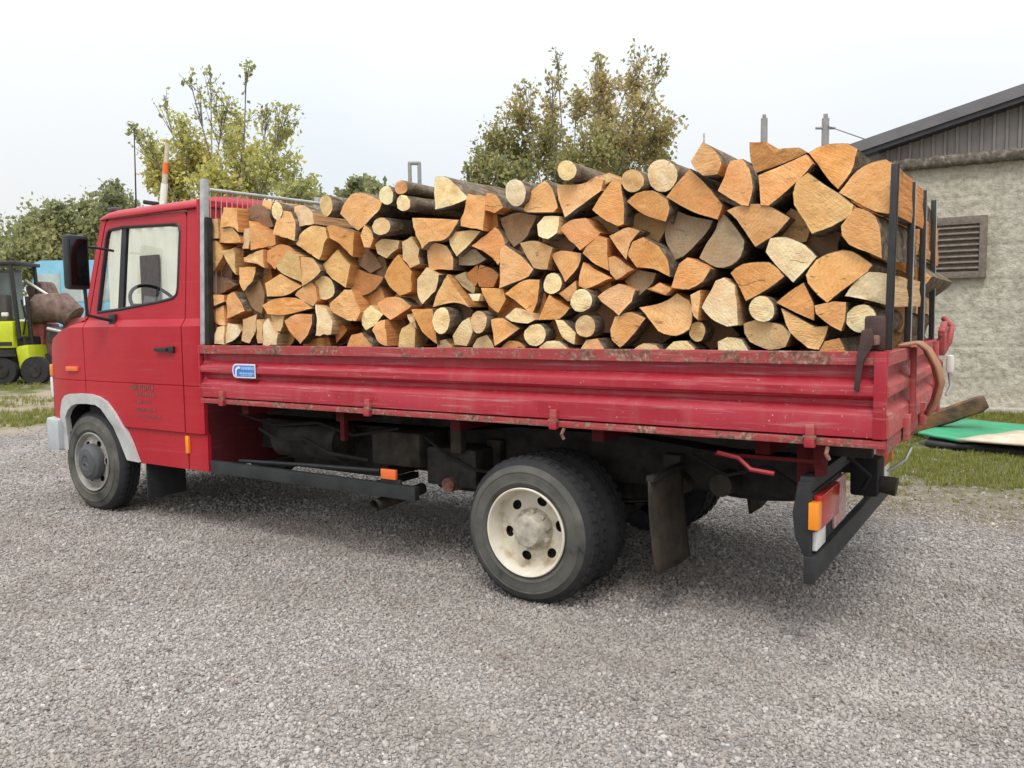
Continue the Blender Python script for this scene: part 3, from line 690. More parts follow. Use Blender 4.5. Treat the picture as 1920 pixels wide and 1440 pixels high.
tube('propshaft', [(-3.2, YC, .50), (-.25, YC, .42)], .045, M['chassis'], trk, 10)
box('added_gearbox', -4.0, -3.1, YC - .2, YC + .2, .38, .75, M['chassis'], trk, .05)
# mudflaps behind the rear wheels
for sy in (1, -1):
    y0, y1 = YC + (.07 - YC) * sy, YC + (.52 - YC) * sy
    grid('mudflap', 8, 6, lambda u, v: (.615 + .02 * math.sin(v * 3) + .04 * u * u, y0 + (y1 - y0) * v, .72 - u * (.46 + .02 * v)), M['flapmud'] if 'flapmud' in M else M.setdefault('flapmud', simple('muddy_flap', (.034, .029, .025), .9, 0, .5, 5, .4, .2, (.07, .056, .043))), trk, True, .012)
    box('flap_hanger', .60, .64, y0, y1, .715, .745, M['chassis'], trk, .004)
# spare wheel carrier and lever under the tail
tube('latch_lever', [on(1345, 848, 'y', .05), on(1385, 858, 'y', .05), on(1408, 880, 'y', .04), on(1452, 888, 'y', .04)], .011, M['bedred'], trk, 6)
tube('latch_rod', [(.95, .06, .885), (1.42, .06, .885)], .010, M['darkred'], trk, 6)
box('tail_bracket', 1.30, 1.37, .16, .22, .62, .972, M['darkred'], trk, .005)
box('tail_bracket', 1.40, 1.44, .06, .14, .82, .972, M['darkred'], trk, .005)
tube('air_coupling', [(.86, .42, .66), (.86, .60, .66)], .06, M['grime'], trk, 14)

# ---- the load bed
BX0, BX1, BY0, BY1 = -2.705, 1.695, -.03, 2.17
bed = box('bed_floor', BX0, BX1 - .02, BY0 + .02, BY1 - .02, .985, 1.012, M['darkred'], trk, .003)
for y in (BY0, BY1 - .04):
    box('bed_edge_rail', BX0, BX1, y, y + .04, .972, 1.006, M['railred'], bed, .006)
box('bed_end_rail', BX1 - .04, BX1 + .002, BY0 + .041, BY1 - .041, .940, 1.006, M['railred'], bed, .006)
prof = [(1.372, .045), (1.374, .004), (1.370, .0), (1.318, .0), (1.313, .008), (1.309, .046), (1.268, .048), (1.258, .040), (1.232, .005), (1.224, .0), (1.190, .0), (1.182, .008), (1.168, .042), (1.147, .043), (1.140, .038), (1.112, .005), (1.104, .0), (1.016, .0), (1.014, .045)]
def corrugated(name, p0, p1, out, m, mtop, parent, nseg=60):
    """pressed board from p0 to p1; out = outward direction"""
    p0, p1, out = Vector(p0), Vector(p1), Vector(out); V, F, MI = [], [], []
    n = len(prof)
    for i in range(nseg + 1):
        b = p0.lerp(p1, i / nseg)
        for k, (z, d) in enumerate(prof):
            w_ = noise.noise(Vector((b.x * 1.7 + b.y, z * 3, 2))) * .0035
            V.append(Vector((b.x, b.y, z)) - out * (d + w_) + Vector((0, 0, w_ if k < 4 else 0)))
    for i in range(nseg):
        for k in range(n - 1):
            F.append((i * n + k, (i + 1) * n + k, (i + 1) * n + k + 1, i * n + k + 1)); MI.append(1 if k < 4 else 0)
        F.append((i * n + n - 1, (i + 1) * n + n - 1, (i + 1) * n, i * n)); MI.append(0)
    for i in (0, nseg): F.append(tuple(i * n + k for k in range(n))); MI.append(0)
    o = obj(name, V, F, [m, mtop], parent, True, MI); o.data.set_sharp_from_angle(angle=R_(32)); return o
sb = corrugated('side_board', (BX0, BY0, 0), (BX1 - .045, BY0, 0), (0, -1, 0), M['bedred'], M['railred'], trk)
prism('end_strip', [(BX1 - .048, 1.012), (BX1, 1.012), (BX1 + .002, 1.374), (BX1 - .048, 1.374)], 'y', BY0 - .006, BY0 + .03, M['bedred'], sb, .004)
box('end_strip', BX0 - .002, BX0 + .012, BY0 - .004, BY0 + .03, 1.012, 1.372, M['bedred'], sb, .003)
for hx in (-2.46, -1.13, .141, 1.401):
    hg = box('hinge', hx - .019, hx + .019, BY0 - .020, BY0 + .01, 1.005, 1.064, M['pinkred'], sb, .005)
    box('hinge_leaf', hx - .022, hx + .022, BY0 - .026, BY0 + .008, .962, 1.004, M['bedred'], hg, .005)
    tube('hinge_pin', [(hx - .027, BY0 - .014, 1.004), (hx + .027, BY0 - .014, 1.004)], .011, M['rusty'], hg, 8)
for hx in (.19, 1.47): tube('rope_hook', [(hx, BY0 + .01, .965), (hx, BY0 - .02, .94), (hx + .012, BY0 - .012, .915)], .009, M['rusty'], bed, 6)
# blue maker's sticker with white edge and pale lines of print
sx0, sx1 = -2.348, -2.118
def stick(name, pts, dy, m, parent): return obj(name, [(x, BY0 - dy, z) for x, z in pts], [tuple(range(len(pts)))], m, parent)
M['stickblue'] = simple('sticker_blue', (.05, .18, .52), .4, 0, .15, 20, .02); M['stickwhite'] = simple('sticker_white', (.70, .70, .78), .4, 0, .05, 20, .02); M['stickpale'] = simple('sticker_pale_blue', (.30, .52, .80), .4, 0, .1, 20, .02)
cz_ = 1.205
def rr_(x0, x1, z0, z1, r): return [(x0 + r - r * math.cos(a), z1 - r + r * math.sin(a)) for a in (0, .5, 1., 1.57)] + [(x1, z1), (x1, z0)] + [(x0 + r - r * math.sin(a), z0 + r - r * math.cos(a)) for a in (0, .5, 1., 1.57)]
box('sticker_backing', sx0 + .03, sx1, BY0 - .0005, BY0 + .03, cz_ - .04, cz_ + .04, M['bedred'], sb, 0)
sk = stick('sticker', rr_(sx0, sx1, cz_ - .047, cz_ + .047, .035), .004, M['stickwhite'], sb)
stick('sticker_field', rr_(sx0 + .012, sx1 - .010, cz_ - .038, cz_ + .037, .028), .0055, M['stickblue'], sk)
stick('sticker_emblem', [(sx0 + .028, cz_ - .036), (sx0 + .044, cz_ - .036), (sx0 + .046, cz_ + .0), (sx0 + .058, cz_ + .014), (sx0 + .085, cz_ + .016), (sx0 + .083, cz_ + .030), (sx0 + .05, cz_ + .028), (sx0 + .032, cz_ + .012)], .0068, M['stickwhite'], sk)
for (a, b, z, h) in ((.095, .21, .018, .020), (.075, .205, -.016, .013), (.09, .19, -.030, .006)):
    x = a
    while x < b: 
        w_ = pr.uniform(.009, .016); stick('sticker_lettering', [(sx0 + x, cz_ + z - h / 2), (sx0 + x + w_, cz_ + z - h / 2), (sx0 + x + w_, cz_ + z + h / 2), (sx0 + x, cz_ + z + h / 2)], .0068, M['stickpale'], sk); x += w_ + .004
fb = corrugated('side_board', (BX1 - .045, BY1, 0), (BX0, BY1, 0), (0, 1, 0), M['bedred'], M['railred'], trk, 20)
tb = corrugated('tail_board', (BX1 + .012, BY0 + .004, 0), (BX1 + .012, BY1, 0), (1, 0, 0), M['pinkred'], M['pinkred'], trk, 24)
for hy in (.45, 1.07, 1.75):
    hg = box('hinge', BX1 + .008, BX1 + .035, hy - .03, hy + .03, .95, 1.07, M['pinkred'], tb, .006)
for hy in (.62, 1.62):
    box('tail_rib', BX1 + .011, BX1 + .035, hy - .025, hy + .025, 1.02, 1.37, M['pinkred'], tb, .006)
tube('tail_latch', [(BX1 + .02, 1.95, 1.28), (BX1 + .06, 1.95, 1.36), (BX1 + .07, 1.98, 1.45), (BX1 + .02, 2.02, 1.50)], .018, M['pinkred'], tb, 8)
box('tail_latch_plate', BX1 + .012, BX1 + .05, 1.80, 1.98, 1.30, 1.46, M['pinkred'], tb, .01, Matrix.Rotation(R_(18), 3, 'X'))
box('white_reflector', BX1 + .036, BX1 + .075, 2.08, 2.16, 1.16, 1.27, M['white'], tb, .015)
tube('tail_chain', [(BX1 + .05, 2.12, 1.16), (BX1 + .06, 2.13, 1.08), (BX1 + .04, 2.10, 1.02)], .010, M['galv'], tb, 6)
# rear corner latch with its hanging lever
lt = box('corner_latch', 1.60, 1.685, BY0 + .03, BY0 + .10, 1.374, 1.52, M['plum'], trk, .015)
prism('latch_handle', [(1.640, 1.47), (1.600, 1.46), (1.585, 1.36), (1.574, 1.215), (1.592, 1.205), (1.612, 1.34), (1.65, 1.41)], 'y', BY0 - .022, BY0 - .006, M['plum'], lt, .004)
box('latch_pin', 1.615, 1.665, BY0 - .018, BY0 + .032, 1.40, 1.44, M['rusty'], lt, .008)
# headboard: posts, rails and a mesh of thin bars
hb = thing
def hbx(z): return -2.685 + (z - 1.37) * .055
V = []
post = None
for y in (.005, 1.06, 2.10):
    bm = bmesh.new(); pts_ = [(hbx(1.37) - .045, 1.376), (hbx(1.37) + .0, 1.376), (hbx(2.51) + .0, 2.51), (hbx(2.51) - .040, 2.51)]
    p = prism('headboard', pts_, 'y', y, y + .045, M['galv'], trk, .003) if post is None else prism('headboard_post', pts_, 'y', y, y + .045, M['galv'], post, .003)
    if post is None:
        post = p; prism('post_channel', [(hbx(1.37) + .001, 1.376), (hbx(1.37) + .045, 1.376), (hbx(2.25) + .030, 2.25), (hbx(2.25) + .001, 2.25)], 'y', y + .004, y + .05, M['chassis'], post, .003)
for z in (2.44, 1.95, 1.45): tube('headboard_rail', [(hbx(z) + .0, .05, z - .0), (hbx(z), 2.10, z + .045 * (z > 2.4))], .013, M['galv'], post, 8)
for i in range(45):
    y = .06 + i * .0455; tube('mesh_bar', [(hbx(1.45), y, 1.45), (hbx(2.44), y, 2.435 + .045 * y / 2.1)], .0035, M['galv'], post, 5)
# rear stakes holding the load
for i, (y, top) in enumerate(((.015, 2.13), (.60, 2.135), (1.10, 2.16), (1.62, 2.17))):
    lean = -.012 + .006 * i
    sk_ = prism('stake', [(BX1 - .020, 1.378), (BX1 + .008, 1.378), (BX1 + .008 - lean, top), (BX1 - .020 - lean, top)], 'y', y, y + .028, M['steelblack'], trk, .003)
    prism('stake_flange', [(BX1 + .0085, 1.378), (BX1 + .0115, 1.378), (BX1 + .0115 - lean, top), (BX1 + .0085 - lean, top)], 'y', y + .0, y + .012, M['galv'] if i else M['steelblack'], sk_, .0)

# ---- tail lights and underrun bar
ub = prism('underrun_bar', [(1.385, .365), (1.425, .365), (1.425, .475), (1.385, .475)], 'y', -.02, 2.12, M['guard'], trk, .006)
prism('bar_end_cap', [(1.380, .360), (1.43, .360), (1.43, .48), (1.380, .48)], 'y', -.032, -.021, M['rubber'], ub, .003)
for y in (.62, 1.48): prism('bar_arm', [(1.30, .60), (1.37, .45), (1.385, .37), (1.385, .47), (1.36, .75), (1.28, .75)], 'y', y, y + .05, M['chassis'], ub, .005)
box('underrun_rail', 1.345, 1.40, .03, 2.10, .755, .82, M['guard'], trk, .006)
for s in (1, -1):
    Yf = lambda y: YC + (y - YC) * s
    hs = prism('tail_light', [(1.345, .80), (1.40, .80), (1.40, .46), (1.382, .46), (1.335, .55), (1.322, .66)], 'y', Yf(.0), Yf(.03), M['rubber'], trk, .004)
    box('lamp_plate', 1.355, 1.398, Yf(.032), Yf(.62), .475, .745, M['rubber'], hs, .004)
    box('amber_lens', 1.392, 1.437, Yf(-.012), Yf(.05), .595, .715, M['amber'], hs, .006)
    box('red_lens', 1.399, 1.435, Yf(.062), Yf(.44), .585, .735, M['redlens'], hs, .008)
    box('white_lens', 1.399, 1.42, Yf(.04), Yf(.22), .49, .575, M['clearlens'], hs, .006)
    box('reflector_stripe', 1.399, 1.412, Yf(.445), Yf(.72), .50, .73, M['redworn'] if 'redworn' in M else M.setdefault('redworn', simple('worn_reflector', (.42, .14, .12), .5, 0, .3, 30, .2, .4, (.62, .45, .42))), hs, .004)
# tow hitch
th = box('tow_hitch', 1.38, 1.52, .98, 1.20, .56, .76, M['flatblack'], trk, .02)
tube('hitch_jaw', [(1.52, 1.07, .62), (1.60, 1.07, .61)], [.045, .05], M['grime'], th, 14)
tube('hitch_lever', [(1.56, 1.02, .70), (1.64, 1.06, .76), (1.66, 1.12, .82)], .007, M['galv'], th, 6)
tube('air_line', [(1.40, .80, .80), (1.50, .85, .70), (1.46, .9, .62)], .012, M['flatblack'], th, 6)

# canvas strip hanging over the tail board
def cloth(u, v):
    y = .40 + v * .20 + u * .30 + .02 * math.sin(u * 5 + v * 3)
    pth = [(-.03, 1.385), (.03, 1.395), (.065, 1.36), (.10, 1.28), (.115, 1.20), (.095, 1.12), (.06, 1.04)]
    t = u * (len(pth) - 1); i = min(int(t), len(pth) - 2); f_ = t - i
    x = pth[i][0] * (1 - f_) + pth[i + 1][0] * f_; z = pth[i][1] * (1 - f_) + pth[i + 1][1] * f_
    return (BX1 + .012 + x + .012 * math.sin(v * 7 + u * 2), y, z)
cl = grid('canvas_strip', 24, 8, cloth, M['tan'], None, True, .012)
tag(cl, 'tan canvas strip hanging over the top of the tail board', 'canvas')

# ================================================================== FIREWOOD: every log end read off the photograph and set on the load's side plane
# (x0, y0, scale) of the four study crops; o orange, p pale, t tan, g grey weathered, b dark brown, d reddish; R = round (centre, radii)
CROPS = {1: (360, 320, 4.1143), 2: (700, 280, 3.693), 3: (1020, 250, 3.4286), 4: (1320, 240, 3.2717)}
LOGS = '''
1 t 100,380 190,370 200,520 110,530
1 o 245,285 350,290 360,470 300,430 215,440 225,350
1 o 205,430 300,430 385,510 390,555 195,555
1 b 430,285 520,250 590,300 635,430 560,440 470,385 400,370
1 p R 655,310 40,70
1 o 545,225 620,240 610,300 545,270
1 o 450,390 640,500 635,570 450,610
1 o 700,310 755,320 785,390 790,460 790,540 640,490 650,400
1 t 780,275 860,265 930,320 950,410 820,430 790,340
1 p R 1035,270 52,85
1 o 1150,280 1220,190 1330,175 1480,240 1460,300 1350,400 1280,460 1230,430 1130,330
1 p R 1500,190 55,70 f
1 o R 1612,128 52,52 f
1 p R 1630,250 56,62 f
1 p R 1460,430 66,66 f
1 o 1330,420 1390,470 1400,520 1370,590 1330,590 1300,500
1 t 1420,570 1470,530 1590,540 1580,600 1500,675 1440,640
1 o 1035,430 1080,420 1260,470 1235,660 1130,560 1060,520
1 o 840,470 920,425 1030,440 1050,520 990,685 880,620 790,560
1 t 395,450 445,440 440,600 395,600
1 o 105,550 190,545 240,640 165,770 105,775
1 t 240,620 320,600 335,800 290,740
1 o 390,670 550,610 555,750 500,720 395,700
1 o 590,620 680,570 760,590 800,640 700,700 640,760 585,700
1 t 650,740 740,610 830,660 840,860 690,790
1 o 840,665 930,680 990,770 940,830 850,890
1 o 360,745 490,745 480,830 400,930 370,860
1 o 1000,720 1110,610 1230,730 1200,900 1080,830 1010,760
1 d 1190,760 1250,750 1350,790 1470,820 1430,900 1330,960 1240,950 1210,850
1 o 1590,650 1700,780 1690,930 1600,960 1530,900 1475,820 1530,720
1 b 130,800 260,830 350,880 200,960 110,900
1 o 110,950 240,960 240,1010 150,1050 105,1040
1 o 270,960 330,935 390,1020 410,1080 260,1140
1 o 105,1100 240,1040 260,1190 190,1180
1 b 410,940 500,800 560,950 540,1100 470,1060
1 o 580,870 680,800 830,890 720,960 590,970
1 o 800,960 900,850 950,900 960,1000 930,1045
1 p R 1020,905 75,92
1 o 1060,1030 1180,920 1230,920 1300,1090 1270,1155 1190,1150 1070,1080
1 o 545,1040 640,990 800,985 920,1060 720,1110 590,1105
1 o 1440,1020 1500,980 1600,980 1680,1045 1540,1150 1460,1080
1 p 945,1035 1040,1060 1090,1170 1075,1260 950,1270 960,1130
1 o 725,1160 800,1110 930,1110 900,1240 830,1335 770,1260
1 p 1310,1100 1380,1040 1470,1110 1420,1180 1340,1230 1310,1190
1 o 1420,1170 1480,1150 1510,1350 1450,1330 1390,1230
1 t 390,1150 500,1110 490,1240 440,1330 380,1310
1 p 165,1340 190,1210 240,1190 245,1340
1 p 255,1180 340,1190 370,1240 330,1300 260,1335
1 p 550,1180 590,1140 660,1260 650,1345 545,1345
1 t 600,1110 720,1105 690,1240 650,1230
1 d 1090,1200 1180,1190 1200,1230 1110,1330
1 o 1180,1420 1190,1345 1230,1270 1310,1250 1390,1345 1400,1420
1 b 1280,560 1400,650 1460,740 1380,790 1300,730
1 d 860,1300 1050,1290 1070,1360 860,1360
1 t 500,1150 545,1170 540,1330 500,1330
1 t 1660,1110 1728,1090 1728,1220 1680,1180
1 d 330,590 390,610 390,660 370,740 340,800
1 o 560,480 640,510 640,600 580,600
2 p 430,195 520,200 655,340 560,380 430,415 425,300
2 o 650,310 775,330 755,560 610,530
2 o 780,300 850,320 900,400 840,440 770,420
2 p R 985,300 72,95
2 o 1040,420 1090,290 1180,215 1240,270 1280,400 1250,435 1060,435
2 p R 1340,145 62,72 f
2 o 265,475 430,480 590,490 500,620 390,640 345,690 300,600
2 p 525,570 740,570 640,680 575,740 535,660
2 o 690,670 840,540 890,600 910,700 870,800 790,720
2 d 765,410 850,420 870,540 780,570
2 b 880,480 1000,440 1130,460 1060,600 970,675 920,600
2 p 1130,520 1180,465 1285,465 1275,580 1210,620 1140,600
2 t 195,640 260,605 320,690 310,740 330,790 260,820 205,760
2 o 375,690 430,650 510,670 550,750 550,830 385,835
2 g 600,710 700,690 780,760 700,800 570,800
2 o 880,690 910,665 1020,740 1105,830 1070,880 880,960 880,840
2 t 1015,650 1120,635 1240,680 1200,830 1110,820 1060,740
2 p 300,900 370,820 460,870 440,960 340,1070 300,1000
2 o 510,870 660,1090 560,1060 415,1090 450,980
2 g 560,880 640,850 700,960 690,1000 620,950
2 d 740,800 830,830 870,870 830,950 730,950 720,880
2 d 650,860 720,800 730,900 690,970
2 o 740,960 900,970 920,1040 870,1130 800,1080
2 o 920,1000 1040,910 1150,905 1130,1050 1090,1140 1000,1060
2 p R 1240,930 65,72
2 o 1140,1180 1220,1010 1360,1100 1290,1170
2 p 660,1000 740,1000 730,1050 690,1050
2 p 920,1160 980,1100 1090,1140 1110,1180 1070,1205 960,1190
2 p R 470,1185 60,95 f
2 p 560,1350 550,1290 620,1190 665,1165 690,1260 640,1360
2 t R 730,1195 57,80
2 o 815,1180 890,1170 1010,1240 920,1310 845,1360
2 p R 1120,1285 72,78
2 p 1260,1180 1310,1185 1400,1270 1390,1350 1310,1300
2 o 270,1110 410,1110 420,1200 430,1350 340,1260
2 p 175,1370 200,1240 260,1200 290,1250 280,1370
2 p 430,1420 440,1360 450,1330 500,1315 545,1360 550,1420
2 p 680,1420 690,1360 720,1310 790,1285 830,1360 835,1420
2 o 880,1420 890,1365 940,1325 1010,1335 1045,1365 1050,1420
2 p 1140,1430 1150,1370 1200,1330 1290,1330 1340,1370 1350,1430
3 o 80,330 240,325 330,280 380,300 370,370 270,440 140,540 95,430
3 p 335,275 420,255 440,300 390,330
3 o 305,490 400,350 440,300 490,330 515,450 515,580 480,595 400,560
3 t R 570,305 72,75
3 p R 760,270 98,100
3 o 540,440 600,390 700,370 790,430 800,480 775,565 640,520
3 o 790,410 870,310 940,230 1040,330 1145,460 1110,550 950,500
3 o 940,180 1020,60 1100,110 1140,190 1110,260 1020,270 970,230 f
3 o 1120,370 1200,180 1270,165 1320,230 1340,350 1315,465 1270,460
3 g 780,600 840,490 930,530 1080,560 1040,640 900,790 850,810 790,700
3 g 1000,800 1150,520 1210,580 1290,690 1270,790 1200,850 1110,860
3 o 95,615 160,560 260,545 365,640 235,750
3 o 415,660 540,605 620,630 560,700 530,810
3 o 250,770 350,660 405,680 410,880 330,840
3 o 535,780 570,700 640,670 740,730 800,830 805,920 700,870 590,860
3 o 415,800 450,790 575,875 460,940 425,900
3 o 230,920 250,830 430,930 270,1000 225,980
3 o 45,780 110,755 235,770 220,860 140,955
3 g 515,950 600,880 720,900 700,960 620,1040 560,1000
3 o 820,990 870,840 920,800 1065,870 1020,950 930,1000
3 o 345,1050 480,970 580,1010 560,1080 480,1170
3 o 660,1000 740,960 820,1000 780,1040
3 p R 240,1075 68,72 f
3 o 100,1030 205,950 200,1060 150,1080
3 o 620,1120 760,1090 850,1030 930,1080 950,1180 930,1260 850,1300 740,1270 680,1190
3 o 940,1040 1000,1010 990,1200 960,1170
3 p 1015,1120 1100,950 1150,930 1220,980 1250,1230 1180,1240 1080,1190
3 o 430,1260 460,1180 560,1150 650,1190 540,1330 490,1375 440,1330
3 t R 985,1275 52,65
3 t R 265,1240 62,72
3 o 225,1440 235,1380 270,1330 340,1320 385,1380 390,1440
3 p 575,1430 580,1385 640,1350 720,1360 740,1385 745,1430
3 p 770,1440 780,1385 830,1340 920,1335 970,1385 975,1440
3 p 1110,1440 1120,1340 1180,1310 1270,1325 1310,1385 1320,1440
4 d 285,90 380,85 420,130 580,120 630,150 520,200 320,275 290,200
4 o 330,290 500,220 620,165 665,220 620,280 480,410 400,475 350,470 345,400
4 o 640,150 730,105 880,95 940,130 900,270 825,375 770,320 690,210
4 o 830,395 930,270 1020,215 1110,195 1165,230 1160,520 1050,510
4 o 550,400 570,330 640,280 740,350 820,400 910,470 900,530 780,600 660,645 610,560 555,470
4 o 840,600 930,490 1020,520 1075,600 1090,800 1000,760 890,715 845,660
4 o 150,510 240,475 380,475 520,550 440,640 310,725 210,570
4 p 380,760 410,680 500,670 620,720 690,790 640,850 545,945 450,850
4 o 165,890 240,835 400,825 450,860 490,910 400,980 260,1060 210,960
4 o 630,900 690,810 800,760 900,755 1030,840 1000,880 840,1000 760,1070 700,1020 640,950
4 p 865,1030 920,950 1010,885 1140,905 1140,1090 960,1045
4 o 445,1070 520,1010 610,950 670,1080 670,1180 560,1130
4 p R 355,1110 78,78
4 o 480,1110 550,1150 680,1220 760,1215 740,1280 700,1360 640,1350 530,1250
4 o 680,1090 800,1065 870,1070 860,1180 840,1245 780,1215 690,1140
4 t 240,1200 310,1180 480,1210 535,1260 500,1340 400,1360 280,1310 245,1260
4 p R 965,1170 90,88
4 o 700,1430 710,1365 740,1310 830,1290 865,1365 870,1430
'''
COLS = {'o': [(.74, .36, .14), (.76, .40, .17), (.70, .325, .115), (.77, .43, .19), (.75, .38, .155)], 'p': [(.82, .61, .34), (.84, .66, .40), (.80, .56, .29)], 't': [(.64, .40, .19), (.60, .36, .16), (.68, .45, .23)],
        'g': [(.38, .255, .145), (.41, .285, .165), (.36, .24, .135)], 'b': [(.24, .135, .075), (.28, .16, .09)], 'd': [(.47, .19, .065), (.50, .22, .08)]}
CW = {'o': 'orange', 'p': 'pale cream', 't': 'tan', 'g': 'grey', 'b': 'dark brown', 'd': 'reddish brown'}
LMATS = [M['end'], M['split'], M['bark']]
lr = random.Random(11)

def log_mesh(poly, rnd_, length, seed):
    """poly: (x,z) outline about its own centre, counter-clockwise. -> mesh lying along +y from 0"""
    n = len(poly); A = sum(poly[i][0] * poly[(i + 1) % n][1] - poly[(i + 1) % n][0] * poly[i][1] for i in range(n))
    if A < 0: poly = poly[::-1]
    P = [Vector((p[0], p[1])) for p in poly]
    if rnd_:
        out = [(p, 1) for p in P]; pith = Vector((0, 0)) + Vector((lr.uniform(-.008, .008), lr.uniform(-.008, .008)))
    else:
        corner = []
        for i in range(n):
            a, b, c = P[i - 1], P[i], P[(i + 1) % n]
            corner.append((b - a).angle_signed(c - b, 0) if (b - a).length > 0 and (c - b).length > 0 else 0)
        corner = [abs(x) > R_(42) for x in corner]
        out = []
        per = sum((P[(i + 1) % n] - P[i]).length for i in range(n))
        for i in range(n):
            a, b = P[i], P[(i + 1) % n]
            barky = (not corner[i]) or (not corner[(i + 1) % n])
            L = (b - a).length; seg = max(1, int(L / (.028 if barky else .035)))
            p0 = P[i - 1]; p3 = P[(i + 2) % n]
            for k in range(seg):
                t = k / seg
                if barky:   # smooth through gentle corners
                    q0 = a if corner[i] else None
                    m0 = (b - p0) * .5 if not corner[i] else (b - a)
                    m1 = (p3 - a) * .5 if not corner[(i + 1) % n] else (b - a)
                    h1 = 2 * t ** 3 - 3 * t * t + 1; h2 = t ** 3 - 2 * t * t + t; h3 = -2 * t ** 3 + 3 * t * t; h4 = t ** 3 - t * t
                    p = a * h1 + m0 * h2 + b * h3 + m1 * h4
                else:
                    p = a.lerp(b, t)
                    if k: 
                        nn = Vector((b - a).yx) * Vector((1, -1)); nn.normalize(); p = p + nn * noise.noise(Vector((p.x * 26, p.y * 26, seed))) * .010
                if k == 0 and corner[i]:   # knock the sharp corner back a little
                    pass
                out.append((p, 1 if barky else 0))
        # pith: the sharp corner farthest from the bark arc
        bk = [p for p, f in out if f]
        cen = sum(bk, Vector((0, 0))) / len(bk) if bk else sum(P, Vector((0, 0))) / n
        cs = [P[i] for i in range(n) if corner[i]] or P
        pith = max(cs, key=lambda c: (c - cen).length)
    m = len(out); cenv = sum((p for p, f in out), Vector((0, 0))) / m
    tx, tz = lr.uniform(-.10, .10), lr.uniform(-.10, .10)
    def endy(p, s=1): return (p.x - cenv.x) * tx * s + (p.y - cenv.y) * tz * s
    V, F, MI, UV, RM = [], [], [], [], []
    ys = [0, .006, .14, .34, .56, .78, length - .004, length]
    for r, y in enumerate(ys):
        for (p, f) in out:
            q = p - cenv; sc_ = 1.0
            if r == 0 or r == len(ys) - 1: sc_ = .985
            if 2 <= r <= 5: sc_ = 1.0 + .05 * noise.noise(Vector((seed * 3.1, y * 4, 0))) + (.035 * noise.noise(Vector((p.x * 18, p.y * 18, y * 3 + seed))) if f else .05 * noise.noise(Vector((p.x * 10, p.y * 10, y * 3 + seed))))
            e = endy(p) * (1 - min(1, y / .5)) if r < 4 else 0
            jag = .010 * noise.noise(Vector((p.x * 40, p.y * 40, seed))) if r < 2 else 0
            v = cenv + q * sc_
            V.append((v.x, y + e + jag, v.y)); UV.append((p.x - pith.x, p.y - pith.y)); RM.append(1.0 if f else .55)
    for r in range(len(ys) - 1):
        for k in range(m):
            F.append((r * m + k, r * m + (k + 1) % m, (r + 1) * m + (k + 1) % m, (r + 1) * m + k)); MI.append(2 if out[k][1] else 1)
    def cap(r, rev):
        base = r * m; loops = [[base + k for k in range(m)]]
        for s_ in (.72, .40):
            b = len(V)
            for k, (p, f) in enumerate(out):
                q = cenv + (p - cenv) * s_; y = ys[r] + (endy(q) if not rev else 0) + .009 * noise.noise(Vector((q.x * 26, q.y * 26, seed + 5)))
                V.append((q.x, y, q.y)); UV.append((q.x - pith.x, q.y - pith.y)); RM.append(0.0)
            loops.append(list(range(b, b + m)))
        V.append((cenv.x, ys[r] + (.0 if rev else 0), cenv.y)); UV.append((cenv.x - pith.x, cenv.y - pith.y)); RM.append(0.0); c = len(V) - 1
        for a, b in zip(loops[:-1], loops[1:]):
            for k in range(m):
                q = (a[k], b[k], b[(k + 1) % m], a[(k + 1) % m]); F.append(q[::-1] if rev else q); MI.append(0)
        for k in range(m):
            q = (loops[-1][k], c, loops[-1][(k + 1) % m]); F.append(q[::-1] if rev else q); MI.append(0)
    cap(0, False); cap(len(ys) - 1, True)
    me = bpy.data.meshes.new('firewood_log'); me.from_pydata(V, [], F); setmat(me, LMATS)
    me.polygons.foreach_set('material_index', MI); me.polygons.foreach_set('use_smooth', [True] * len(F))
    uvl = me.uv_layers.new(name='ring'); li = np.zeros(len(me.loops), dtype=np.int32); me.loops.foreach_get('vertex_index', li)
    uvl.data.foreach_set('uv', np.array(UV, dtype=np.float32)[li].ravel())
    ra = me.attributes.new('rim', 'FLOAT', 'POINT'); ra.data.foreach_set('value', np.array(RM, dtype=np.float32))
    me.update(); me.set_sharp_from_angle(angle=R_(38))
    return me

